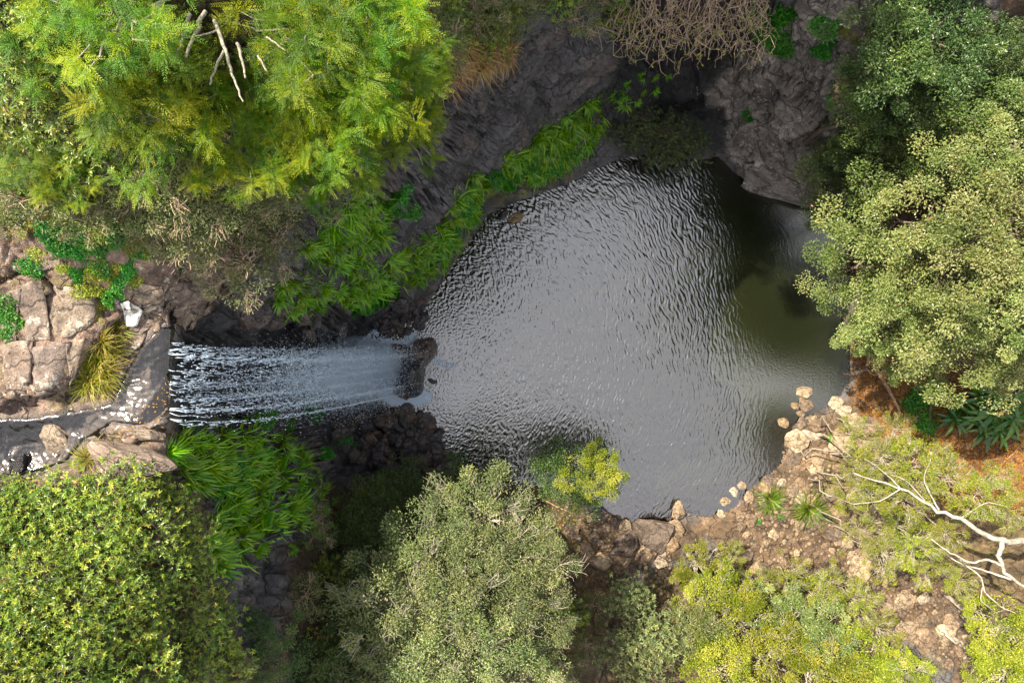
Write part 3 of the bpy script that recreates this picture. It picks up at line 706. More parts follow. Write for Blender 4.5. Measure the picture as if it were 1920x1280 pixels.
def lobed(g0, n, Rr, H, fill=.25):
    """clump centres over a dome, a few inside"""
    d = unit(g0.normal(size=(n, 3))); d[:, 2] = np.abs(d[:, 2])*.95-.12
    rad = np.where(g0.random(n) < fill, .35+.4*g0.random(n), .66+.46*g0.random(n))
    return d*rad[:, None]*[Rr, Rr, H], d
def crown_leafy(seed, Rr, H, lobes, lobe_r, per, ll, lw, mat, style='kite', limb='brown_bark', limbs=14, upb=.5, fork=0., sprays=0):
    g0 = np.random.default_rng(seed)
    c, d = lobed(g0, lobes, Rr, H)
    k = np.repeat(np.arange(lobes), per); n_ = len(k)
    od = unit(g0.normal(size=(n_, 3))+d[k]*.5+[0, 0, upb])
    dens = g0.random(lobes)**.5; keep_ = g0.random(n_) < (.35+.65*dens[k]); k, od = k[keep_], od[keep_]; n_ = len(k)
    rad = lobe_r*(.5+1.0*g0.random(lobes))[k]*(g0.random(n_)**.4)
    pos = c[k]+od*rad[:, None]*[1, 1, .75]
    ax = unit(od*.7+g0.normal(size=(n_, 3))*.6+[0, 0, -.05]); nr = unit(od+[0, 0, .9]+g0.normal(size=(n_, 3))*.35)
    ln = ll*(.6+.7*g0.random(n_)); wd = lw*(.7+.6*g0.random(n_))
    v, f = (kites if style == 'kite' else ovals)(pos, ax, nr, ln, wd)
    per_v = 4 if style == 'kite' else 7
    lt = .30*g0.normal(size=lobes)
    tint = np.clip(.40+.24*g0.normal(size=n_)+lt[k]*.8, 0, .96); tint[g0.random(n_) < .006] = 1
    me = mesh_np('crown', v, f, M[mat], {'tint': np.repeat(tint, per_v)})
    ps, rd = [], []
    for i in g0.permutation(lobes)[:limbs]:
        ps.append(bend(np.array([0, 0, -H*.6])+c[i]*[fork, fork, 0]*g0.random(), c[i]*1.02, 6, .18, g0)); rd.append([(.035 if fork == 0 else .014)*Rr, (.012 if fork == 0 else .007)*Rr, .005])
        for q_ in range(2):
            e = c[i]+unit(g0.normal(size=3)+d[i])*lobe_r*.8; ps.append(bend(c[i]*.7+[0, 0, -H*.18], e, 4, .2, g0)); rd.append([.011, .004])
    for i in g0.permutation(lobes)[:sprays]:               # bare twigs standing out of the leaves
        for q_ in range(9):
            e = c[i]+unit(d[i]+g0.normal(size=3)*.55)*lobe_r*(1.0+.7*g0.random()); ps.append(bend(c[i]*.8, e, 5, .2, g0)); rd.append([.012, .0045])
    lv, lf = tubes(ps, rd, 4)
    return me, mesh_np('limbs', lv, lf, M[limb], smooth=True), Rr, H
def crown_rosette(seed, Rr, H, ros, per, ll, lw, mat, limb='brown_bark'):
    g0 = np.random.default_rng(seed)
    c, d = lobed(g0, ros, Rr, H, .35)
    k = np.repeat(np.arange(ros), per); n_ = len(k)
    tilt = unit(d*.6+[0, 0, .8]+g0.normal(size=(ros, 3))*.28)
    e1 = unit(np.cross(tilt, g0.normal(size=(ros, 3)))); e2 = np.cross(tilt, e1)
    ph = np.tile(np.arange(per)*2.4, ros)+g0.normal(size=n_)*.25
    el = .15+.75*g0.random(n_)
    ax = (e1[k]*np.cos(ph)[:, None]+e2[k]*np.sin(ph)[:, None])*np.cos(el)[:, None]+tilt[k]*np.sin(el)[:, None]
    pos = c[k]-tilt[k]*(.05*g0.random(n_))[:, None]*3
    ln = ll*(.6+.6*g0.random(n_)); wd = ln*lw*(.85+.3*g0.random(n_))
    v, f = ovals(pos, ax, tilt[k]+ax*.2, ln, wd)
    lt = .3*g0.normal(size=ros)
    tint = np.clip(.40+.16*g0.normal(size=n_)+lt[k], 0, .96); tint[g0.random(n_) < .012] = 1
    me = mesh_np('crown', v, f, M[mat], {'tint': np.repeat(tint, 7)})
    ps = [bend([0, 0, -H*.5], c[i], 5, .2, g0) for i in g0.permutation(ros)[:ros//3]]
    lv, lf = tubes(ps, [[.018, .005]]*len(ps), 4)
    return me, mesh_np('limbs', lv, lf, M[limb], smooth=True), Rr, H
def crown_feather(seed, Rr, H, lobes, sprays, L, mat='wattle', pairs=9):
    """wattle: flat feathery sprays in tiers"""
    g0 = np.random.default_rng(seed)
    c, d = lobed(g0, lobes, Rr, H, .3)
    k = np.repeat(np.arange(lobes), sprays); n_ = len(k)
    ax = unit(g0.normal(size=(n_, 3))*[1, 1, .45]+d[k]*.55+[0, 0, .12])
    nr = unit(np.array([0, 0, 1.])+g0.normal(size=(n_, 3))*.3)
    s_ = unit(np.cross(nr, ax)); nr = np.cross(ax, s_)
    Ls = L*(.55+.7*g0.random(n_)); base = c[k]+ax*(.08*g0.random(n_))[:, None]+g0.normal(size=(n_, 3))*.06
    tt = np.linspace(.12, 1, pairs); pos, la, ln, nn, kk_ = [], [], [], [], []
    for q_ in tt:
        for sg in (-1, 1):
            pos.append(base+ax*(Ls*q_)[:, None]-nr*(Ls*.22*q_*q_)[:, None])
            la.append(ax*(.75)+s_*sg*.75-nr*.15*q_+g0.normal(size=(n_, 3))*.12); ln.append(Ls*(.30-.15*q_)); nn.append(nr); kk_.append(k)
    pos = np.concatenate(pos); la = np.concatenate(la); ln = np.concatenate(ln); nn = np.concatenate(nn); kk_ = np.concatenate(kk_)
    v, f = kites(pos, la, nn, ln, ln*.20, .1)
    lt = .28*g0.normal(size=lobes); st_ = .12*g0.normal(size=n_)
    tint = np.clip(.42+lt[kk_]+np.tile(st_, 2*pairs)+np.repeat(np.linspace(-.1, .22, pairs), 2*n_)+.05*g0.normal(size=len(kk_)), 0, 1)
    me = mesh_np('crown', v, f, M[mat], {'tint': np.repeat(tint, 4)})
    ps = [bend([0, 0, -H*.7], c[i], 5, .15, g0) for i in g0.permutation(lobes)[:16]]
    lv, lf = tubes(ps, [[.03, .008]]*len(ps), 5)
    return me, mesh_np('limbs', lv, lf, M['lichen_bark'], smooth=True), Rr, H
def tuft(name, seed, n_, L, wd, mat, spread=.9, up=.75, seg=4, lean=(0, 0), base_r=.05, droop=.6):
    """arching blades or strap fronds from one crown"""
    g0 = np.random.default_rng(seed); ph = g0.random(n_)*6.283; el = up+(g0.random(n_)-.5)*spread
    h_ = np.stack([np.cos(ph), np.sin(ph), 0*ph], -1)+np.array([lean[0], lean[1], 0]); h_ = unit(h_)
    Ls = L*(.55+.6*g0.random(n_)); b = h_*(base_r*g0.random(n_))[:, None]
    s_ = unit(np.cross([0, 0, 1.], h_)); tw = g0.normal(size=(n_, 3))*.15
    rows = []
    for i in range(seg+1):
        t_ = i/seg
        p_ = b+h_*(Ls*np.cos(el)*t_)[:, None]+tw*(Ls*t_*t_)[:, None]
        p_[:, 2] += Ls*(np.sin(el)*t_-droop*t_*t_)
        w_ = wd*(.35+1.6*t_*(1-t_)*1.6 if t_ < 1 else .06)*.5
        rows += [p_-s_*w_, p_+s_*w_]
    v = np.stack(rows, 1).reshape(-1, 3); m_ = 2*(seg+1); bb = m_*np.arange(n_)[:, None]
    f = np.concatenate([bb+[[2*i, 2*i+1, 2*i+3, 2*i+2]] for i in range(seg)])
    tint = np.repeat(np.clip(.45+.26*g0.normal(size=n_), 0, 1), m_)
    return mesh_np(name, v, f, M[mat], {'tint': tint})
def herb(seed, Rr, n_, ll, mat='herb'):
    g0 = np.random.default_rng(seed)
    a_ = g0.random(n_)*6.283; r_ = Rr*g0.random(n_)**.62*(1+.22*np.sin(a_*3+seed))
    pos = np.stack([r_*np.cos(a_), r_*np.sin(a_), .16*Rr*(1-(r_/Rr)**2)+.10*g0.random(n_)], -1)
    ax = g0.normal(size=(n_, 3))*[1, 1, .25]; nr = unit(np.array([0, 0, 1.])+g0.normal(size=(n_, 3))*.4)
    ln = ll*(.6+.7*g0.random(n_))
    v, f = ovals(pos, ax, nr, ln, ln*.8)
    tint = np.clip(.4+.25*g0.normal(size=n_)+.15*np.sin(a_*2+seed), 0, 1); tint = np.repeat(tint, 7)
    ph = np.arange(16)*math.pi/8; dv = [[0, 0, .13*Rr-.01]]                  # mossy cushion the leaves grow from
    for q_ in (.35, .6, .82):
        w_ = q_*Rr*(1+.22*np.sin(ph*3+seed))
        dv += np.stack([w_*np.cos(ph), w_*np.sin(ph), .16*Rr*(1-q_*q_)-.035+0*ph], -1).tolist()
    o_ = len(v); d3 = np.array([[0, 1+i, 1+(i+1) % 16] for i in range(16)])+o_
    d4 = np.array([[1+16*r_+i, 17+16*r_+i, 17+16*r_+(i+1) % 16, 1+16*r_+(i+1) % 16] for r_ in range(2) for i in range(16)])+o_
    return mesh_np('herb', np.concatenate([v, dv]), [np.concatenate([f, d3]), d4], M[mat], {'tint': np.concatenate([tint, np.full(len(dv), .05)])})

LIB = {
 'wattle': [crown_feather(1, 1.5, .75, 44, 26, .34), crown_feather(2, 1.5, .8, 44, 26, .34), crown_feather(3, 1.3, .6, 40, 26, .32)],
 'broad': [crown_rosette(11, 1.1, .7, 250, 10, .105, .28, 'broad'), crown_rosette(12, 1.1, .6, 250, 10, .105, .28, 'broad'), crown_rosette(13, 1., .65, 220, 9, .115, .30, 'broad')],
 'whorl': [crown_rosette(14, 1.5, .9, 230, 9, .17, .27, 'grey'), crown_rosette(15, 1.4, .8, 210, 9, .17, .27, 'grey')],
 'grey': [crown_leafy(21, 2.2, 1.5, 64, .42, 270, .095, .036, 'grey', limb='pale_bark', limbs=34, sprays=16), crown_leafy(22, 2.2, 1.4, 64, .40, 270, .095, .036, 'grey', limb='pale_bark', limbs=34, sprays=16)],
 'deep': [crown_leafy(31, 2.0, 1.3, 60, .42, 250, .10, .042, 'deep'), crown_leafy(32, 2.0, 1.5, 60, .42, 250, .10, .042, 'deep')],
 'canopy': [crown_leafy(41, 2.8, 1.9, 56, .56, 430, .11, .058, 'canopy'), crown_leafy(42, 2.8, 1.7, 58, .54, 430, .11, .058, 'canopy'), crown_leafy(43, 2.4, 1.6, 46, .54, 430, .11, .058, 'canopy')],
 'lime': [crown_leafy(51, 2.0, 1.3, 58, .36, 250, .105, .045, 'lime', limb='pale_bark', limbs=24, sprays=7), crown_leafy(52, 1.9, 1.2, 58, .35, 250, .105, .045, 'lime', limb='pale_bark', limbs=24, sprays=7)],
 'sunny': [crown_leafy(53, 1.9, 1.3, 46, .38, 230, .12, .05, 'canopy', limb='pale_bark', limbs=26, sprays=14), crown_leafy(54, 1.9, 1.2, 44, .36, 230, .13, .045, 'lime', limb='pale_bark', limbs=26, sprays=16)],
 'open': [crown_leafy(61, 1.8, .9, 40, .34, 130, .10, .045, 'lime', limb='pale_bark', limbs=26, fork=.55, sprays=16), crown_leafy(62, 1.8, .9, 40, .34, 130, .10, .045, 'lime', limb='pale_bark', limbs=26, fork=.55, sprays=16)],
 'ledge': [crown_rosette(16, 1.2, .7, 130, 8, .13, .32, 'deep'), crown_rosette(17, 1.2, .7, 130, 8, .13, .32, 'deep')],
 'small': [crown_leafy(71, .8, .45, 30, .24, 120, .065, .022, 'grey', limb='twig', limbs=14, sprays=5), crown_leafy(72, .8, .5, 30, .24, 120, .065, .022, 'grey', limb='twig', limbs=14, sprays=5)],
}
FERN = [tuft('fern_clump', 80+k, 64, .48, .032, 'fern', .9, .72, 4, (.75, 0), .14, .75) for k in range(4)]
HERB = [herb(90+k, .45, 420, .075) for k in range(3)]
HERB_Y = [herb(93+k, .45, 380, .06, 'lime') for k in range(2)]
TUSS = [tuft('grass_tussock', 95+k, 170, .75, .016, 'tuss', .9, .95, 4, (.5, .12), .16, .55) for k in range(2)]
RUSH = [tuft('grass_tussock', 97, 260, 1.15, .030, 'rush', 1.1, .65, 4, (0, 0), .12, .45)]
DRY = [tuft('grass_tussock', 98+k, 150, .62, .014, 'dry', 1., .8, 4, (0, -.4), .14, .9) for k in range(2)]

rp = random.Random(9)
def tree(name, lib, u, v, z, s, label, cat, group, k=None, base=None, bark='brown_bark', squash=1.):
    """crown centre stands on the ray of pixel (u, v) at height z; the trunk goes down to the ground below it"""
    i = rp.randrange(len(LIB[lib])) if k is None else k % len(LIB[lib])
    me, lm, Rr, H = LIB[lib][i]
    if z is None:                                          # a bush: rooted where the ray meets the slope, leaning out of it
        b, n_ = hit(u, v); c = b+n_*(.25*H*s+.08)+Vector((0, 0, .35*H*s))
    else:
        c = P(u, v, z); b = Vector((c.x, c.y, ground(c.x, c.y)))
        tall = 9. if lib in ('sunny', 'canopy', 'deep', 'grey', 'lime', 'whorl', 'open') else 2.6
        if base is not None: b = hit(*base)[0]
        elif b.z < .1 or c.z-b.z > tall:                   # no ground close below: root it on the bank behind
            d0 = Vector((c.x, c.y, 0)).normalized(); best = 99
            for st_ in range(1, 60):
                e = c+d0*.15*st_; gz = ground(e.x, e.y); er = abs(c.z-gz-min(tall*.6, 2.))+.5*st_*.15
                if gz > .1 and er < best: best = er; b = Vector((e.x, e.y, gz))
        if c.z-b.z < H*s*.5: c.z = b.z+H*s*.5
    root = link(name, None, None, b); tag(root, label, cat, group)
    rz = (0, 0, rp.random()*6.283); sc_ = (s*rp.uniform(.92, 1.1), s*rp.uniform(.92, 1.1), s*squash)
    link('crown', me, root, c-b, rz, sc_); link('limbs', lm, root, c-b, rz, sc_)
    top = c-b-Vector((0, 0, H*s*squash*.55)); gg = np.random.default_rng(rp.randrange(9999))
    tv, tf = tubes([bend((0, 0, -.15), tuple(top), 7, .10, gg)], [[(.055*Rr*s+.03)*(.5 if lib == 'open' else 1), (.035*Rr*s+.015)*(.4 if lib == 'open' else 1)]], 7)
    link('trunk', mesh_np('trunk', tv, tf, M[bark], smooth=True), root)
    return root
def plant(name, meshes, u, v, s, label, cat, group, upb=.5, sink=.03, lift=0., rot=None):
    p_, n_ = hit(u, v)
    if p_.z < 0: p_.z = 0
    q_ = Vector((0, 0, 1)).rotation_difference((n_*(1-upb)+Vector((0, 0, upb))).normalized()) @ Quaternion((0, 0, 1), rp.random()*6.283 if rot is None else R(rot)+rp.uniform(-.4, .4))
    o = link(name, rp.choice(meshes), None, p_-n_*sink+Vector((0, 0, lift)), q_, s*rp.uniform(.85, 1.15))
    return tag(o, label, cat, group)

# ------------------------------------------------------------------ plants: where they stand
# feathery wattles on the upper-left rim
for (u_, v_, z_, s_) in [(150,50,19.6,.85),(225,140,19.2,.85),(300,215,18.8,.9),(430,265,18.2,.85),(540,240,18.0,.8),(575,60,19.0,.9),(660,60,18.6,.95),
                         (620,170,18.2,.9),(710,150,17.9,.8),(655,265,17.3,.7),(745,215,17.0,.6),(770,110,17.4,.55),(210,10,20.2,.8),(580,310,17.0,.55)]:
    l_ = {(300,215): 'feathery wattle tree just below the bare lichen covered stems', (575,60): 'feathery wattle tree beside the bare lichen covered stems', (745,215): 'small feathery wattle tree nearest the bare rock wall',
          (770,110): 'small feathery wattle tree beside the straw coloured rim grass', (580,310): 'small feathery wattle tree drooping over the dark fern wall', (150,50): 'yellow plumed wattle tree above the dark broadleaf bushes'}.get((u_, v_))
    tree('wattle_tree', 'wattle', u_, v_, z_, s_, l_ or 'feathery bright green wattle tree in the thick of the rim canopy', 'tree', 'feathery wattles on the rim', bark='lichen_bark')
for (u_, v_, s_) in [(790,190,.36),(760,250,.40),(690,230,.4),(800,130,.3)]:
    tree('wattle_sapling', 'wattle', u_, v_, None, s_, 'small wattle sapling hanging over the bare rock wall', 'sapling', 'wattle saplings at the rock wall', bark='lichen_bark')
for (u_, v_, z_, s_) in [(60,300,18.2,.55),(125,335,18.0,.45)]:
    tree('wattle_tree', 'wattle', u_, v_, z_, s_, 'low wattle with drooping plumes beside the mossy shelf', 'tree', 'low wattles by the mossy shelf', bark='lichen_bark')
# leaning pale stems of the bare wattle
def stems(name, label, cat, paths, mat, group=None, part='stem'):
    """paths: list of (points (u,v,z), r0, r1)"""
    b = P(*paths[0][0][0]); root = link(name, None, None, b); tag(root, label, cat, group)
    for pts, r0, r1 in paths:
        pp = np.array([P(*q_) for q_ in pts]); m_ = len(pp)
        tt = np.linspace(0, m_-1, 4*m_); sm = np.stack([np.interp(tt, np.arange(m_), pp[:, i]) for i in range(3)], -1)
        sm[1:-1] = sm[1:-1]*.5+.25*(sm[:-2]+sm[2:]); sm += g_.normal(size=sm.shape)*r0*.25
        tv, tf = tubes([sm-np.array(b)], [[r0, r1]], 6)
        link(part, mesh_np(part, tv, tf, M[mat], smooth=True), root)
    return root
stems('bare_wattle', 'cluster of lichen covered pale leaning stems showing through the wattles', 'tree', [
 ([(310,-10,18.9),(292,45,19.4),(274,92,19.6)], .040, .022), ([(320,-6,19.6),(270,20,19.8),(220,42,19.9)], .036, .02), ([(355,28,19.2),(343,70,19.4),(328,112,19.6)], .036, .016),
 ([(383,22,19.2),(365,64,19.4),(348,106,19.6)], .036, .022), ([(402,40,19.2),(420,85,19.6),(436,140,19.7),(456,190,19.8)], .034, .012), ([(421,94,19.6),(405,125,19.4),(392,158,19.2)], .024, .014),
 ([(445,80,19.4),(453,110,19.4),(461,148,19.6)], .028, .014), ([(410,57,19.4),(380,66,19.4),(344,72,19.4)], .018, .008),
 ([(484,104,19.4),(500,135,19.4)], .02, .01), ([(222,-8,19.8),(205,30,19.9),(190,66,20.1)], .032, .018), ([(500,70,19.4),(535,95,19.4)], .018, .01)], 'lichen_bark')
# dark broad-leaved bushes far left, under the wattles
for (u_, v_, s_) in [(20,40,.8),(70,90,.75),(25,130,.8),(95,170,.7),(45,230,.7),(150,210,.75),(190,260,.7),(110,270,.6),(215,205,.6),(260,290,.6),(20,320,.6),(160,320,.5),(380,110,.55),(300,60,.5),(420,140,.5)]:
    tree('broadleaf_bush', 'broad', u_, v_, None, s_, 'dark glossy broadleaf bush in the shade under the wattles', 'bush', 'bushes under the wattles', squash=.8)
# grey-green fine-leaved shrubs on the shelf above the wall
for (u_, v_) in scatter([(215,300),(330,270),(520,300),(620,330),(600,400),(500,470),(420,480),(340,440),(270,440),(225,380)], 30, 46, 41):
    tree('grey_shrub', 'small', u_, v_, None, rp.uniform(.75, 1.1), 'grey green fine-leaved shrub hanging on the brink of the fern wall' if u_ > 460 else 'grey green fine-leaved shrub on the slope behind the slabs' if v_ > 380 else 'grey green fine-leaved shrub at the feet of the wattles', 'shrub', 'grey shrubs behind the shelf', bark='twig')
for (u_, v_) in scatter([(0,330),(120,340),(215,330),(220,400),(110,410),(0,430)], 5, 60, 42):
    tree('grey_shrub', 'small', u_, v_, None, rp.uniform(.6, .95), 'low twiggy shrub at the upper edge of the mossy shelf', 'shrub', 'shrubs by the mossy shelf', bark='twig')
# shrubs and dry grass on the top rim, centre
for (u_, v_) in scatter([(690,-20),(1010,-30),(1000,30),(940,60),(900,70),(820,120),(760,60)], 32, 32, 43):
    tree('rim_shrub', rp.choice(['small', 'broad']), u_, v_, None, rp.uniform(.55, .85), 'mixed olive shrub among dry grass on the top rim', 'shrub', 'shrubs on the top rim', bark='twig')
for (u_, v_) in scatter([(1030,-20),(1200,-20),(1190,30),(1120,60),(1060,50),(1020,20)], 12, 38, 44):
    tree('rim_shrub', rp.choice(['broad', 'small']), u_, v_, None, rp.uniform(.65, .9), 'leafy shrub overhanging the smooth rock wall', 'shrub', 'shrubs over the rock wall', bark='twig')
for (u_, v_) in scatter([(740,90),(830,110),(900,60),(960,70),(950,110),(880,130),(800,170),(700,200),(650,210)], 40, 19, 45):
    plant('grass_tussock', DRY, u_, v_, rp.uniform(.8, 1.25), 'tuft of straw coloured dry grass on the top rim', 'grass', 'dry grass on the top rim', .6, rot=0)
# bare twigs hanging over the dark cleft
for (u_, v_) in [(1175,-12),(1205,-5),(1240,-10),(1262,-14),(1290,-8),(1312,-12),(1335,-10),(1360,-12),(1385,-10),(1410,-12),(1432,-8)]:
    b = P(u_, v_, 9.3+rp.random()); root = link('hanging_vine', None, None, b)
    tag(root, 'bare tan vine twigs hanging over the dark cleft', 'vine', 'vines over the cleft')
    ps, rd = [], []
    for q_ in range(9):
        ln_ = rp.uniform(.6, 1.9); a_ = -1.57+rp.uniform(-.7, .7); e = (math.cos(a_)*ln_, math.sin(a_)*ln_, -rp.uniform(.1, .9))
        st_ = (rp.uniform(-.3, .3), rp.uniform(-.1, .5), rp.uniform(-.1, .1)); m_ = bend(st_, e, 8, .22, g_)
        ps.append(m_); rd.append([.016, .006])
        for h_ in range(4):
            i = rp.randrange(3, 8); e2 = m_[i]+np.array([rp.uniform(-.45, .45), rp.uniform(-.45, .1), -rp.uniform(0, .2)]); ps.append(bend(m_[i], e2, 4, .25, g_)); rd.append([.008, .004])
    v, f = tubes(ps, rd, 4); link('twigs', mesh_np('twigs', v, f, M['twig'], smooth=True), root)
    n_ = 90; c_ = np.concatenate(ps)[g_.integers(0, sum(len(x) for x in ps), n_)]
    v, f = ovals(c_, g_.normal(size=(n_, 3)), np.array([0, 0, 1.])+g_.normal(size=(n_, 3))*.4, .05+.05*g_.random(n_), .025+.03*g_.random(n_))
    link('leaves', mesh_np('leaves', v, f, M['lime'], {'tint': np.repeat(np.clip(.3+.3*g_.normal(size=n_), 0, 1), 7)}), root)
# sword ferns
def ferns(poly, n, mind, seed, label, group, s=(.8, 1.2), holes=(), upb=.55):
    for (u_, v_) in scatter(poly, n, mind, seed, holes):
        h_ = hit(u_, v_)[1]; plant('fern_clump', FERN, u_, v_, rp.uniform(*s), label, 'fern', group, upb, rot=math.degrees(math.atan2(h_.y, h_.x)))
ferns([(515,575),(520,530),(560,505),(610,530),(612,575),(560,598)], 22, 15, 51, 'yellow green strap fern on the wet wall above the falls', 'ferns above the falls', (.7, 1.0))
ferns([(565,465),(600,435),(640,400),(660,365),(720,370),(735,430),(700,470),(690,510),(650,560),(615,560),(660,510),(600,490)], 48, 14, 52, 'yellow green strap fern on the ledges of the dark wall', 'ferns on the dark wall')
ferns([(735,470),(780,470),(815,430),(850,370),(890,315),(912,330),(885,420),(845,480),(790,530),(720,540),(640,575),(640,550),(720,510)], 66, 15, 53, 'long bright strap fern fringing the wall edge above the silver pool', 'ferns along the wall edge', (.95, 1.4))
ferns([(925,300),(990,275),(1020,235),(1060,215),(1100,190),(1132,190),(1122,245),(1085,295),(1010,330),(930,345)], 56, 15, 54, 'green strap fern on the mossy ledge at the head of the pool', 'ferns on the mossy ledge', (1.1, 1.6))
ferns([(1130,190),(1170,160),(1210,130),(1260,130),(1230,170),(1160,210)], 10, 18, 55, 'small fern in the mouth of the dark cleft', 'ferns in the cleft', (.5, .8))
ferns([(300,835),(420,800),(480,815),(560,835),(592,890),(560,950),(520,990),(450,1050),(390,1065),(385,980),(420,930),(330,880)], 84, 16, 56, 'golden green strap fern on the shelf below the lip of the falls', 'ferns below the lip', (.95, 1.4), upb=.65)
ferns([(590,890),(640,930),(640,990),(590,1010),(540,1030)], 14, 18, 57, 'scattered fern on the dark gully wall beside the grey tree', 'ferns on the gully wall', (.6, .9))
ferns([(640,340),(690,330),(700,360),(660,380)], 5, 18, 58, 'lone fern high on the dark wall under the wattles', 'ferns under the wattles', (.6, .8))
# leafy herb patches
def herbs(lst, label, group, upb=.3):
    for (u_, v_, s_) in lst: plant('herb_patch', HERB, u_, v_, s_, label, 'herb', group, upb, .02)
herbs([(748,360,.9),(760,385,1.0),(735,372,.7)], 'round green herb patch on the dark wall between ferns', 'herbs on the dark wall')
herbs([(690,575,1.0),(715,562,.9),(740,545,.8),(670,580,.7),(865,400,1.1),(850,430,1.),(835,460,.9),(815,480,.9)], 'blue green herb patch low on the wall near the waterline', 'herbs near the waterline')
herbs([(935,330,1.1),(965,330,1.2),(1000,318,1.2),(1035,305,1.2),(1065,290,1.1),(985,300,1.),(1020,280,1.),(950,345,.8)], 'dense clover green herb patch on the mossy ledge', 'herbs on the mossy ledge')
herbs([(583,768,1.0),(580,785,.8)], 'round moss green herb cushion beside the falling water', 'herbs beside the falls')
herbs([(625,800,.8),(640,825,1.),(655,838,.8),(610,850,.8),(540,790,.8),(500,785,.8),(470,790,.7)], 'bright herb patch on the rocks below the falls', 'herbs below the falls')
herbs([(1430,15,1.3),(1455,35,1.4),(1440,60,1.3),(1465,70,1.2),(1425,45,1.1),(1470,88,.9),(1475,20,1.2)], 'vivid green creeper sheet hanging beside the bare vines', 'creepers by the vines')
herbs([(1548,50,.9),(1555,70,.8),(1540,95,.9),(1400,210,.5),(1405,225,.4),(1560,190,.6)], 'small green herb patch in a crack of the grey rock face', 'herbs on the rock face')
herbs([(57,500,.5),(10,590,.7),(18,615,.7),(5,570,.6)], 'round bright herb cushion on the brown shelf rock', 'herbs on the shelf rock')
herbs([(200,560,.55),(215,545,.5),(150,515,.5),(140,470,.6),(175,460,.65),(225,520,.6),(110,455,.6),(240,500,.5),(185,500,.6),(90,420,.7),(160,430,.7),(215,440,.7),(265,470,.5)], 'lime green mossy herb patch at the back of the shelf', 'herbs at the back of the shelf')
herbs([(400,880,.9),(430,870,1.0),(415,905,.9),(450,895,.8),(380,900,.7)], 'blue green clover patch among the golden ferns', 'herbs among the golden ferns')
herbs([(1468,968,.35),(1560,822,.5),(1460,968,.3),(1420,975,.45)], 'small lime weed patch between the creek stones', 'weeds between the stones')
herbs([(1725,745,1.2),(1735,790,1.2),(1755,720,1.),(1710,760,.9)], 'yellow green ground herbs between leaf litter and the broad-leaved clump', 'herbs on the right bank')
for (u_, v_) in scatter([(0,340),(220,330),(270,400),(280,480),(240,560),(190,600),(140,540),(60,470),(0,470)], 34, 24, 71):
    plant('herb_patch', HERB_Y, u_, v_, rp.uniform(.3, .6), 'yellow olive moss and weed cushion on the mossy part of the shelf', 'herb', 'moss cushions on the shelf', .3, .02)
# tussocks
for (u_, v_, s_) in [(215,620,.75),(190,640,.8),(205,655,.8),(185,668,.8),(195,690,.85),(175,705,.85),(165,722,.8),(190,722,.75)]:
    plant('grass_tussock', TUSS, u_, v_, s_, 'russet and green grass tussock on the edge of the upper stream', 'grass', 'tussocks by the upper stream', .8, rot=20)
plant('grass_tussock', TUSS, 165, 862, .75, 'single grass tussock beside the lichen spotted boulder', 'grass', None, .8, rot=40)
plant('grass_tussock', RUSH, 1443, 935, .7, 'smaller dark green rush tussock on the creek stones', 'grass', None, .9)
plant('grass_tussock', RUSH, 1518, 955, .95, 'larger bright green rush tussock on the creek stones', 'grass', None, .9)
plant('grass_tussock', DRY, 244, 465, .5, 'small dry grass tuft on the mossy shelf', 'grass', None, .7, rot=0)
# lower-left thicket
for (u_, v_) in scatter([(-30,940),(120,930),(300,900),(370,960),(380,1080),(430,1150),(440,1300),(-30,1300)], 62, 50, 61):
    tree('broadleaf_bush', 'broad', u_, v_, None, rp.uniform(.55, .8), 'glossy whorl-leaved bush along the bank of the upper stream' if v_ < 975 else 'glossy whorl-leaved bush at the cliff side of the lower thicket' if u_ > 300 else 'glossy whorl-leaved bush in the depth of the lower thicket', 'bush', 'lower left thicket')
# trees along the lower bank
for (u_, v_, z_, s_) in [(905,985,8.2,.92),(960,1060,8.6,.88),(820,1050,8.6,.92),(890,1150,9.2,.95),(985,1160,8.4,.78),(760,1150,9.4,.9),(860,1250,9.6,.92),(970,1270,8.8,.84)]:
    l_ = {(905,985): 'grey green tree crown with pale twigs closest to the pool', (985,1160): 'grey green tree at the sharp shadow edge beside the pale bushy trees', (760,1150): 'grey green tree half shaded beside the dark gully trees'}.get((u_, v_))
    tree('grey_leaved_tree', 'grey', u_, v_, z_, s_, l_ or 'sunlit grey green tree with pale twigs on the lower bank', 'tree', 'grey trees on the lower bank', bark='pale_bark')
for (u_, v_, z_, s_) in [(790,925,3.4,.8),(850,925,3.2,.7),(720,970,4.,.8),(690,1040,4.4,.85),(640,1120,5.6,.85),(600,1210,7.,.8),(660,1240,6.8,.85),(560,1130,8.6,.55),(740,890+40,3.,.5)]:
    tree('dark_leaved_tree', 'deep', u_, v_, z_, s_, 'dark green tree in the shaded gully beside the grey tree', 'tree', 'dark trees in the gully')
for (u_, v_, z_, s_) in [(700,1255,8.,.8),(780,1290,8.,.8),(600,1285,9.,.7)]:
    tree('whorled_tree', 'whorl', u_, v_, z_, s_, 'tree with star-like leaf whorls at the foot of the lower bank', 'tree', 'whorl-leaved trees on the lower bank')
tree('overhanging_tree', 'deep', 1075, 885, 2.6, .9, 'half of the small tree leaning over the silver water, leaves coloured as shaded', 'tree', None, 0, base=(1070,945))  # shaded left half of one tree; the dark leaf colour stands for shade
tree('overhanging_tree', 'lime', 1112, 880, 3.4, .62, 'yellow green half of the small tree leaning over the silver water, leaves coloured as sunlit', 'tree', None, 1, base=(1080,950))  # lit right half of the same tree; sunlight put into the leaf colour
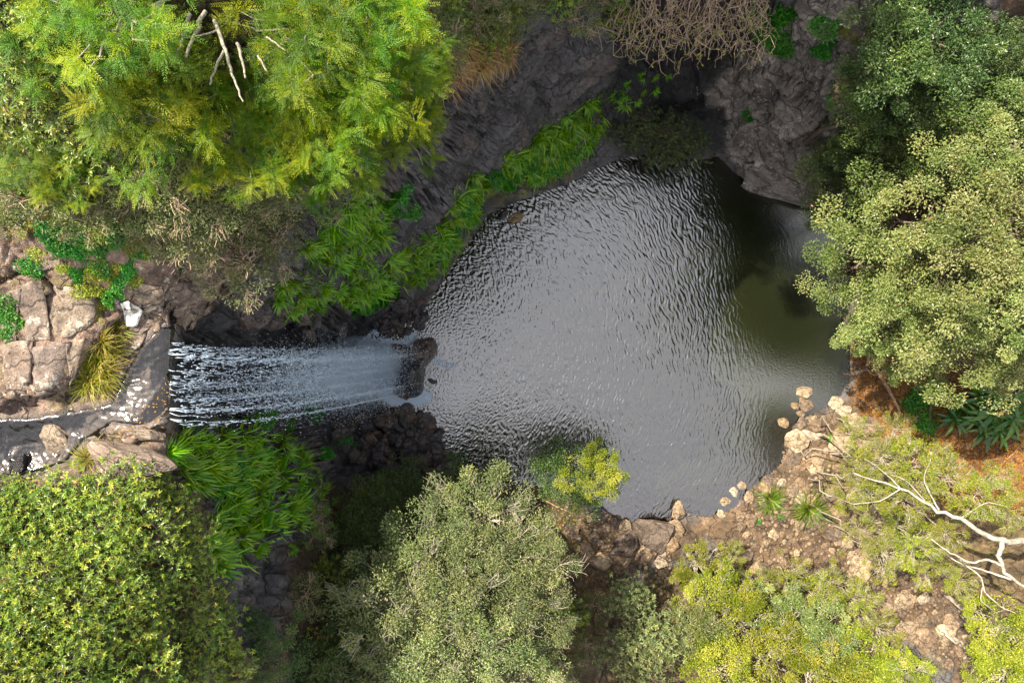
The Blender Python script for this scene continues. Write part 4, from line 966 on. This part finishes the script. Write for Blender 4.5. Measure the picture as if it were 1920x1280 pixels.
for (u_, v_, z_, s_) in [(1180,1120,3.4,.75),(1240,1190,3.8,.9),(1170,1215,3.8,.75),(1210,1270,4.,.85)]:
    tree('whorled_tree', 'whorl', u_, v_, z_, s_, 'pale leaved bushy tree behind the cream boulders', 'tree', 'pale trees behind the boulders')
for (u_, v_, z_, s_) in [(1310,1060,2.,.62),(1330,1120,3.,.8),(1390,1170,3.2,.9),(1300,1190,3.6,.85),(1470,1150,2.6,.75),(1440,1230,3.4,.95),(1340,1260,4.,.9),(1540,1200,2.8,.8),(1530,1270,3.2,.9),(1610,1250,2.6,.85),(1680,1265,2.2,.7)]:
    l_ = {(1310,1060): 'small yellow green bush right behind the wedge-shaped boulder', (1330,1120): 'yellow green tree next behind the wedge-shaped boulder', (1680,1265): 'last yellow green tree at the narrow end of the creek stones', (1470,1150): 'yellow green tree beside the twiggy bushes over the creek stones'}.get((u_, v_))
    tree('yellow_green_tree', 'sunny' if rp.random() < .55 else 'lime', u_, v_, z_, s_*rp.uniform(.85, 1.1), l_ or 'bright yellow green bushy tree in full sun by the creek', 'tree', 'sunny trees by the creek', bark='pale_bark')
for (u_, v_, z_, s_) in [(1480,1080,1.8,.5),(1560,1095,1.9,.55),(1420,1100,1.9,.5),(1530,1120,2.2,.6),(1610,1130,2.,.55),(1650,1180,2.,.55),(1370,1040,1.5,.35)]:
    tree('open_bush', 'open', u_, v_, z_, s_, 'open bush with white bare twigs above the creek stones', 'bush', 'twiggy bushes over the creek stones', bark='pale_bark')
for (u_, v_, z_, s_) in [(1880,1180,4.,.75),(1900,1270,4.,.8),(1840,1235,3.,.5)]:
    tree('yellow_green_tree', 'lime', u_, v_, z_, s_, 'lime tree on the far side of the pale creek stones', 'tree', 'lime trees across the creek', bark='pale_bark')
for (u_, v_) in scatter([(560,960),(700,930),(1000,960),(1120,1100),(1090,1290),(560,1290)], 34, 55, 63):
    p_, _n = hit(u_, v_)
    if p_.z > .2: tree('understorey_bush', rp.choice(['small', 'broad']), u_, v_, None, rp.uniform(.7, 1.1), 'low understorey bush on the leaf-strewn lower bank', 'bush', 'understorey on the lower bank')
# sparse tree with white limbs, lower right
wl_ = stems('white_limbed_tree', 'sparse tree with bright white limbs reaching over the creek stones', 'tree', [
 ([(2010,1010,4.5),(1920,1018,5.6),(1870,1012,6.),(1820,985,6.3),(1760,955,6.4),(1690,915,6.2),(1600,885,5.8)], 0.140, 0.018),
 ([(1880,1014,6.),(1872,1040,5.8),(1882,1070,5.7),(1910,1095,5.6),(1960,1120,5.4)], 0.091, 0.036), ([(1876,1058,5.8),(1850,1048,6.),(1820,1055,6.),(1780,1035,5.8),(1745,1010,5.6)], 0.049, 0.018),
 ([(1895,1085,5.6),(1850,1070,5.2),(1800,1055,5.),(1750,1025,4.9)], 0.042, 0.015), ([(1800,1050,5.1),(1840,1080,5.0),(1845,1110,4.9),(1880,1140,4.9),(1905,1148,4.9)], 0.035, 0.012),
 ([(1842,1100,4.9),(1838,1125,4.9),(1870,1150,4.8)], 0.021, 0.007), ([(1760,955,6.4),(1730,900,6.6),(1745,860,6.6)], 0.028, 0.007), ([(1800,972,6.3),(1850,940,6.6),(1890,950,6.7)], 0.028, 0.007),
 ([(1690,915,6.2),(1650,940,6.),(1600,945,5.8),(1575,935,5.6)], 0.025, 0.006), ([(1690,915,6.2),(1640,870,6.),(1620,860,6.)], 0.021, 0.006), ([(1735,940,6.3),(1700,900,6.4),(1660,885,6.4)], 0.021, 0.006)], 'white_bark', part='limb')
for (u_, v_, z_, s_) in [(1610,880,5.2,.42),(1660,860,5.6,.55),(1720,880,6.,.6),(1780,900,6.2,.55),(1700,940,5.8,.5),(1640,930,5.4,.45),(1620,1000,4.4,.5),(1660,1040,4.4,.5),(1720,1020,5.,.5),(1840,930,6.4,.5),(1890,960,6.2,.4),(1780,1000,5.4,.4),(1600,815,4.4,.4),(1680,810,4.8,.45),(1590,930,3.6,.42),(1640,880,4.,.5),(1690,990,4.,.5),(1740,1060,3.6,.5),(1800,1090,3.6,.42),(1750,860,5.,.45),(1870,900,5.4,.45)]:
    tree('pale_twig_tree', 'open', u_, v_, z_, s_, 'open pale leaved treetop around the white limbs' if u_ > 1690 else 'open pale leaved treetop with white twigs over the creek stones', 'tree', 'open trees on the creek bank', bark='pale_bark')
# big round-crowned trees on the right bank
RB = [(1610,500,6.2,.80,'round-crowned cream tree leaning farthest out over the pool'),(1700,430,8.2,1.0,'broad round-crowned cream tree next to the dark shaded trees'),
 (1710,560,7.4,.95,'round-crowned cream tree between the leaning tree and the taller forest'),(1800,500,10.2,.9,'tall full round-crowned tree in the middle of the right bank forest'),
 (1810,620,8.8,.85,'round-crowned cream tree standing above the red litter bank'),(1890,430,12.,.8,None),(1900,560,11.6,.8,None),(1720,650,5.6,.62,'small round-crowned tree over the roots and rotting log'),
 (1890,652,8.2,.52,'round-crowned tree over the long-leaved clump with red flowers'),(1860,310,11.,.74,'round-crowned tree half in hill shade behind the dark trees'),(1930,260,11.6,.8,None),
 (1640,600,5.,.6,'low rounded tree crown at the water edge below the leaning tree'),(2330,470,12.5,1.2,None),(2340,620,12.,1.2,None),(2330,320,13.,1.2,None),(2260,760,10.5,1.1,None),(2150,540,11.,1.,None),(2150,400,12.,1.,None)]  # last ones: unseen trees off the right side, added to block reflected sky
for (u_, v_, z_, s_, l_) in RB:
    tree('round_crowned_tree', 'canopy', u_, v_, z_, s_*.86, l_ or 'tall round-crowned cream green tree deep in the right bank forest', 'tree', 'round-crowned trees on the right bank')
for (u_, v_, z_, s_) in [(1570,340,4.6,.72),(1590,290,5.4,.6),(1660,300,6.6,.9),(1580,400,3.6,.6),(1740,300,7.6,.7),(1640,180,9.,.75),(1690,90,11.2,.85),(1760,60,12.,.8),(1720,170,10.,.7),(1800,180,9.8,.7),(1890,170,10.6,.75),(1680,230,8.2,.7),(1850,90,11.5,.5)]:
    l_ = {(1570,340): 'dark tree at the foot of the rock face by the pool', (1580,400): 'low dark tree dipping over the pool corner', (1690,90): 'dark tree crowning the top of the grey rock face', (1590,290): 'small dark tree half hiding the tan boulder'}.get((u_, v_))
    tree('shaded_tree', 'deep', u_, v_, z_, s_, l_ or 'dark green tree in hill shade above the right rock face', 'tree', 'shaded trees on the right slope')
for (u_, v_, z_, s_) in [(1175,250,2.,.75),(1225,272,1.9,.85),(1285,288,1.6,.8),(1262,240,2.6,.75),(1205,222,2.7,.65),(1300,260,2.,.6),(1250,300,1.3,.6)]:
    tree('overhanging_bush', 'ledge', u_, v_, z_, s_, 'dark bush overhanging the head of the pool below the cleft', 'bush', 'bushes at the head of the pool', base=(1215,235))
# forest on the top rim behind the cleft: the shade on the right slope is theirs
for (x_, y_, zt_, s_) in [(1.6,12.,18.3,1.1),(4.,12.8,18.5,1.15),(6.6,13.6,18.5,1.15),(9.2,14.4,18.5,1.15),(11.8,15.2,18.3,1.2),(5.4,15.4,19,1.2)]:
    d_ = 30-zt_; tree('rim_tree', 'deep', 960+x_*FPX/d_, 640-y_*FPX/d_, zt_, s_, 'tall forest tree on the rim behind the dark cleft', 'tree', 'forest on the rim', squash=1.5)
# broad-leaved clump with red flower heads
def leaf_blade(L, w_):
    sg = 7; rows = []
    for i in range(sg+1):
        t_ = i/sg; wi = w_*math.sin(math.pi*min(1, t_*.92+.06))**.8*.5 if t_ < 1 else .004
        x_ = L*t_; z_ = L*(.42*t_-.62*t_*t_)
        rows += [(x_, -wi, z_+wi*.25), (x_, 0, z_), (x_, wi, z_+wi*.25)]
    f = [[3*i+a_, 3*i+3+a_, 3*i+4+a_, 3*i+1+a_] for i in range(sg) for a_ in (0, 1)]
    return np.array(rows), np.array(f)
lv, lf = leaf_blade(.95, .17); LEAFM = [mesh_np('leaf', lv, lf, M['palm'], {'tint': np.full(len(lv), tnt)}, True) for tnt in (.15, .4, .65, .95)]
t = NT('red_bract'); pb = t.n('BsdfPrincipled'); pb.inputs['Base Color'].default_value = (.55, .03, .015, 1); pb.inputs['Roughness'].default_value = .5; M['red'] = t.done(pb.outputs[0])
for (u_, v_, s_, fl) in [(1800,790,.8,0),(1850,745,.95,0),(1885,735,1.,1),(1915,750,.9,0),(1840,785,.95,0),(1880,775,1.05,1),(1915,790,1.,0),(1860,810,.9,0),(1895,815,.85,0),(1825,765,.7,0)]:
    p_, n_ = hit(u_, v_); b = P(u_, v_, p_.z+.9); b.z = ground(b.x, b.y)
    root = link('broadleaf_clump', None, None, b)
    tag(root, 'dark long-leaved clump with a red flower head beside the litter bank' if fl else 'dark long-leaved clump without flowers beside the litter bank', 'plant', 'long-leaved clumps on the right bank')
    tv, tf = tubes([bend((0, 0, -.1), (.02, .03, .95*s_), 5, .05)], [[.06, .035]], 6); link('stem', mesh_np('stem', tv, tf, M['brown_bark'], smooth=True), root)
    for q_ in range(15):
        link('leaf', rp.choice(LEAFM), root, (.02, .03, .92*s_-.02*q_), (rp.uniform(-.25, .25), rp.uniform(-.5, .25), q_*2.4+rp.uniform(-.2, .2)), s_*rp.uniform(.75, 1.1))
    if fl:
        n_ = 9; v, f = ovals(np.zeros((n_, 3)), np.stack([np.cos(np.arange(n_)*2.4)*.5, np.sin(np.arange(n_)*2.4)*.5, .9+0*np.arange(n_)], -1), np.tile([0, 1, .3], (n_, 1)), np.full(n_, .30), np.full(n_, .09))
        link('flower', mesh_np('flower', v, f, M['red']), root, (.02, .03, .98*s_))
# fallen wood and roots
def wood(name, pts, r0, r1, mat, label, cat, twigs=0):
    pp = np.array([(lambda h_: h_[0]+Vector((0, 0, r0*.8)))(hit(u_, v_)) for (u_, v_) in pts]); m_ = len(pp); b = pp[0].copy()
    tt = np.linspace(0, m_-1, 6*m_); sm = np.stack([np.interp(tt, np.arange(m_), pp[:, i]) for i in range(3)], -1)
    for _ in range(3): sm[1:-1] = sm[1:-1]*.5+.25*(sm[:-2]+sm[2:])
    sm += g_.normal(size=sm.shape)*r0*.12
    v, f = tubes([sm-b], [[r0, r1]], 8)
    return tag(link(name, mesh_np(name, v, f, M[mat], smooth=True), None, Vector(b)), label, cat)
wood('fallen_branch', [(-20,912),(50,905),(118,892),(150,905),(170,922)], .045, .028, 'log', 'long bare branch lying across the upper stream', 'branch')
wood('fallen_log', [(1640,692),(1662,725),(1690,780)], .10, .05, 'log', 'brown rotting log on the red leaf litter bank', 'log')
wood('fallen_log', [(1580,700),(1600,702),(1625,690)], .10, .08, 'brown_bark', 'short dark log at the water edge under the right tree', 'log')
wood('tree_root', [(1630,660),(1622,690),(1640,705),(1660,690)], .06, .03, 'log', 'pale root curling out of the litter bank', 'root')
wood('tree_root', [(1640,700),(1670,690),(1700,705)], .05, .02, 'log', 'thin root beside the rotting log', 'root')
wood('tree_root', [(1745,745),(1742,780),(1746,800)], .07, .05, 'brown_bark', 'upright brown stump root by the green ground herbs', 'root')
wood('fallen_branch', [(890,905),(930,908),(970,905)], .05, .03, 'log', 'wet orange branch along the shaded pool edge', 'branch')
wood('fallen_branch', [(985,940),(1010,930),(1045,950),(1070,960)], .05, .02, 'log', 'brown branch lying under the leaning tree', 'branch')
wood('fallen_branch', [(1590,815),(1650,800)], .05, .04, 'brown_bark', 'short dark branch on the pale stones', 'branch')
wood('fallen_branch', [(1760,915),(1840,900),(1900,850),(1915,830)], .03, .015, 'log', 'thin arching dead stick on the bare brown bank', 'branch')
# leaf litter
def litter(name, poly, n, seed, par, size, tint=(0, 1), zoff=.03):
    g0 = np.random.default_rng(seed); pts = []
    poly = np.array(poly, float); lo, hi = poly.min(0), poly.max(0); c = lo+g0.random((n*6, 2))*(hi-lo)
    c = c[poly_sd(c[:, 0], c[:, 1], poly) < 0][:n]
    hp = [hit(*q_) for q_ in c]; p_ = np.array([np.array(h_[0]+h_[1]*zoff) for h_ in hp]); nn = np.array([np.array(h_[1]) for h_ in hp])
    m_ = len(p_); ln = size*(.6+.8*g0.random(m_))
    v, f = kites(p_, unit(g0.normal(size=(m_, 3))*[1, 1, .2]), nn+g0.normal(size=(m_, 3))*.3, ln, ln*.4)
    o = link(name, mesh_np(name, v, f, M['litter'], {'tint': np.repeat(tint[0]+(tint[1]-tint[0])*g0.random(m_), 4)}), STRUCT[par]); o['kind'] = 'stuff'
litter('leaf_litter', [(1600,650),(1700,650),(1800,690),(1930,740),(1930,960),(1780,960),(1690,860),(1620,790),(1590,740)], 5200, 1, 'ground', .13, (0, .7))
litter('leaf_litter', [(1740,110),(1930,60),(1930,330),(1700,420),(1600,300)], 1500, 2, 'ground', .12, (0, .5))
litter('leaf_litter', [(620,930),(880,910),(1040,930),(1120,980),(1150,1100),(1050,1290),(560,1290)], 2600, 3, 'ground', .12, (0, .8))
litter('leaf_litter', [(0,330),(300,290),(600,340),(480,480),(250,450),(0,460)], 1400, 4, 'ground', .05, (.3, 1))
litter('fallen_leaves', [(200,830),(300,740),(312,690),(320,800),(250,810)], 60, 5, 'rock_shelf', .045, (.6, 1), .05)
litter('fallen_leaves', [(0,450),(250,450),(300,620),(150,700),(0,760)], 500, 6, 'rock_shelf', .028, (.5, 1), .04)
litter('leaf_litter', CREEK, 1500, 7, 'creek_bed', .07, (0, .6))
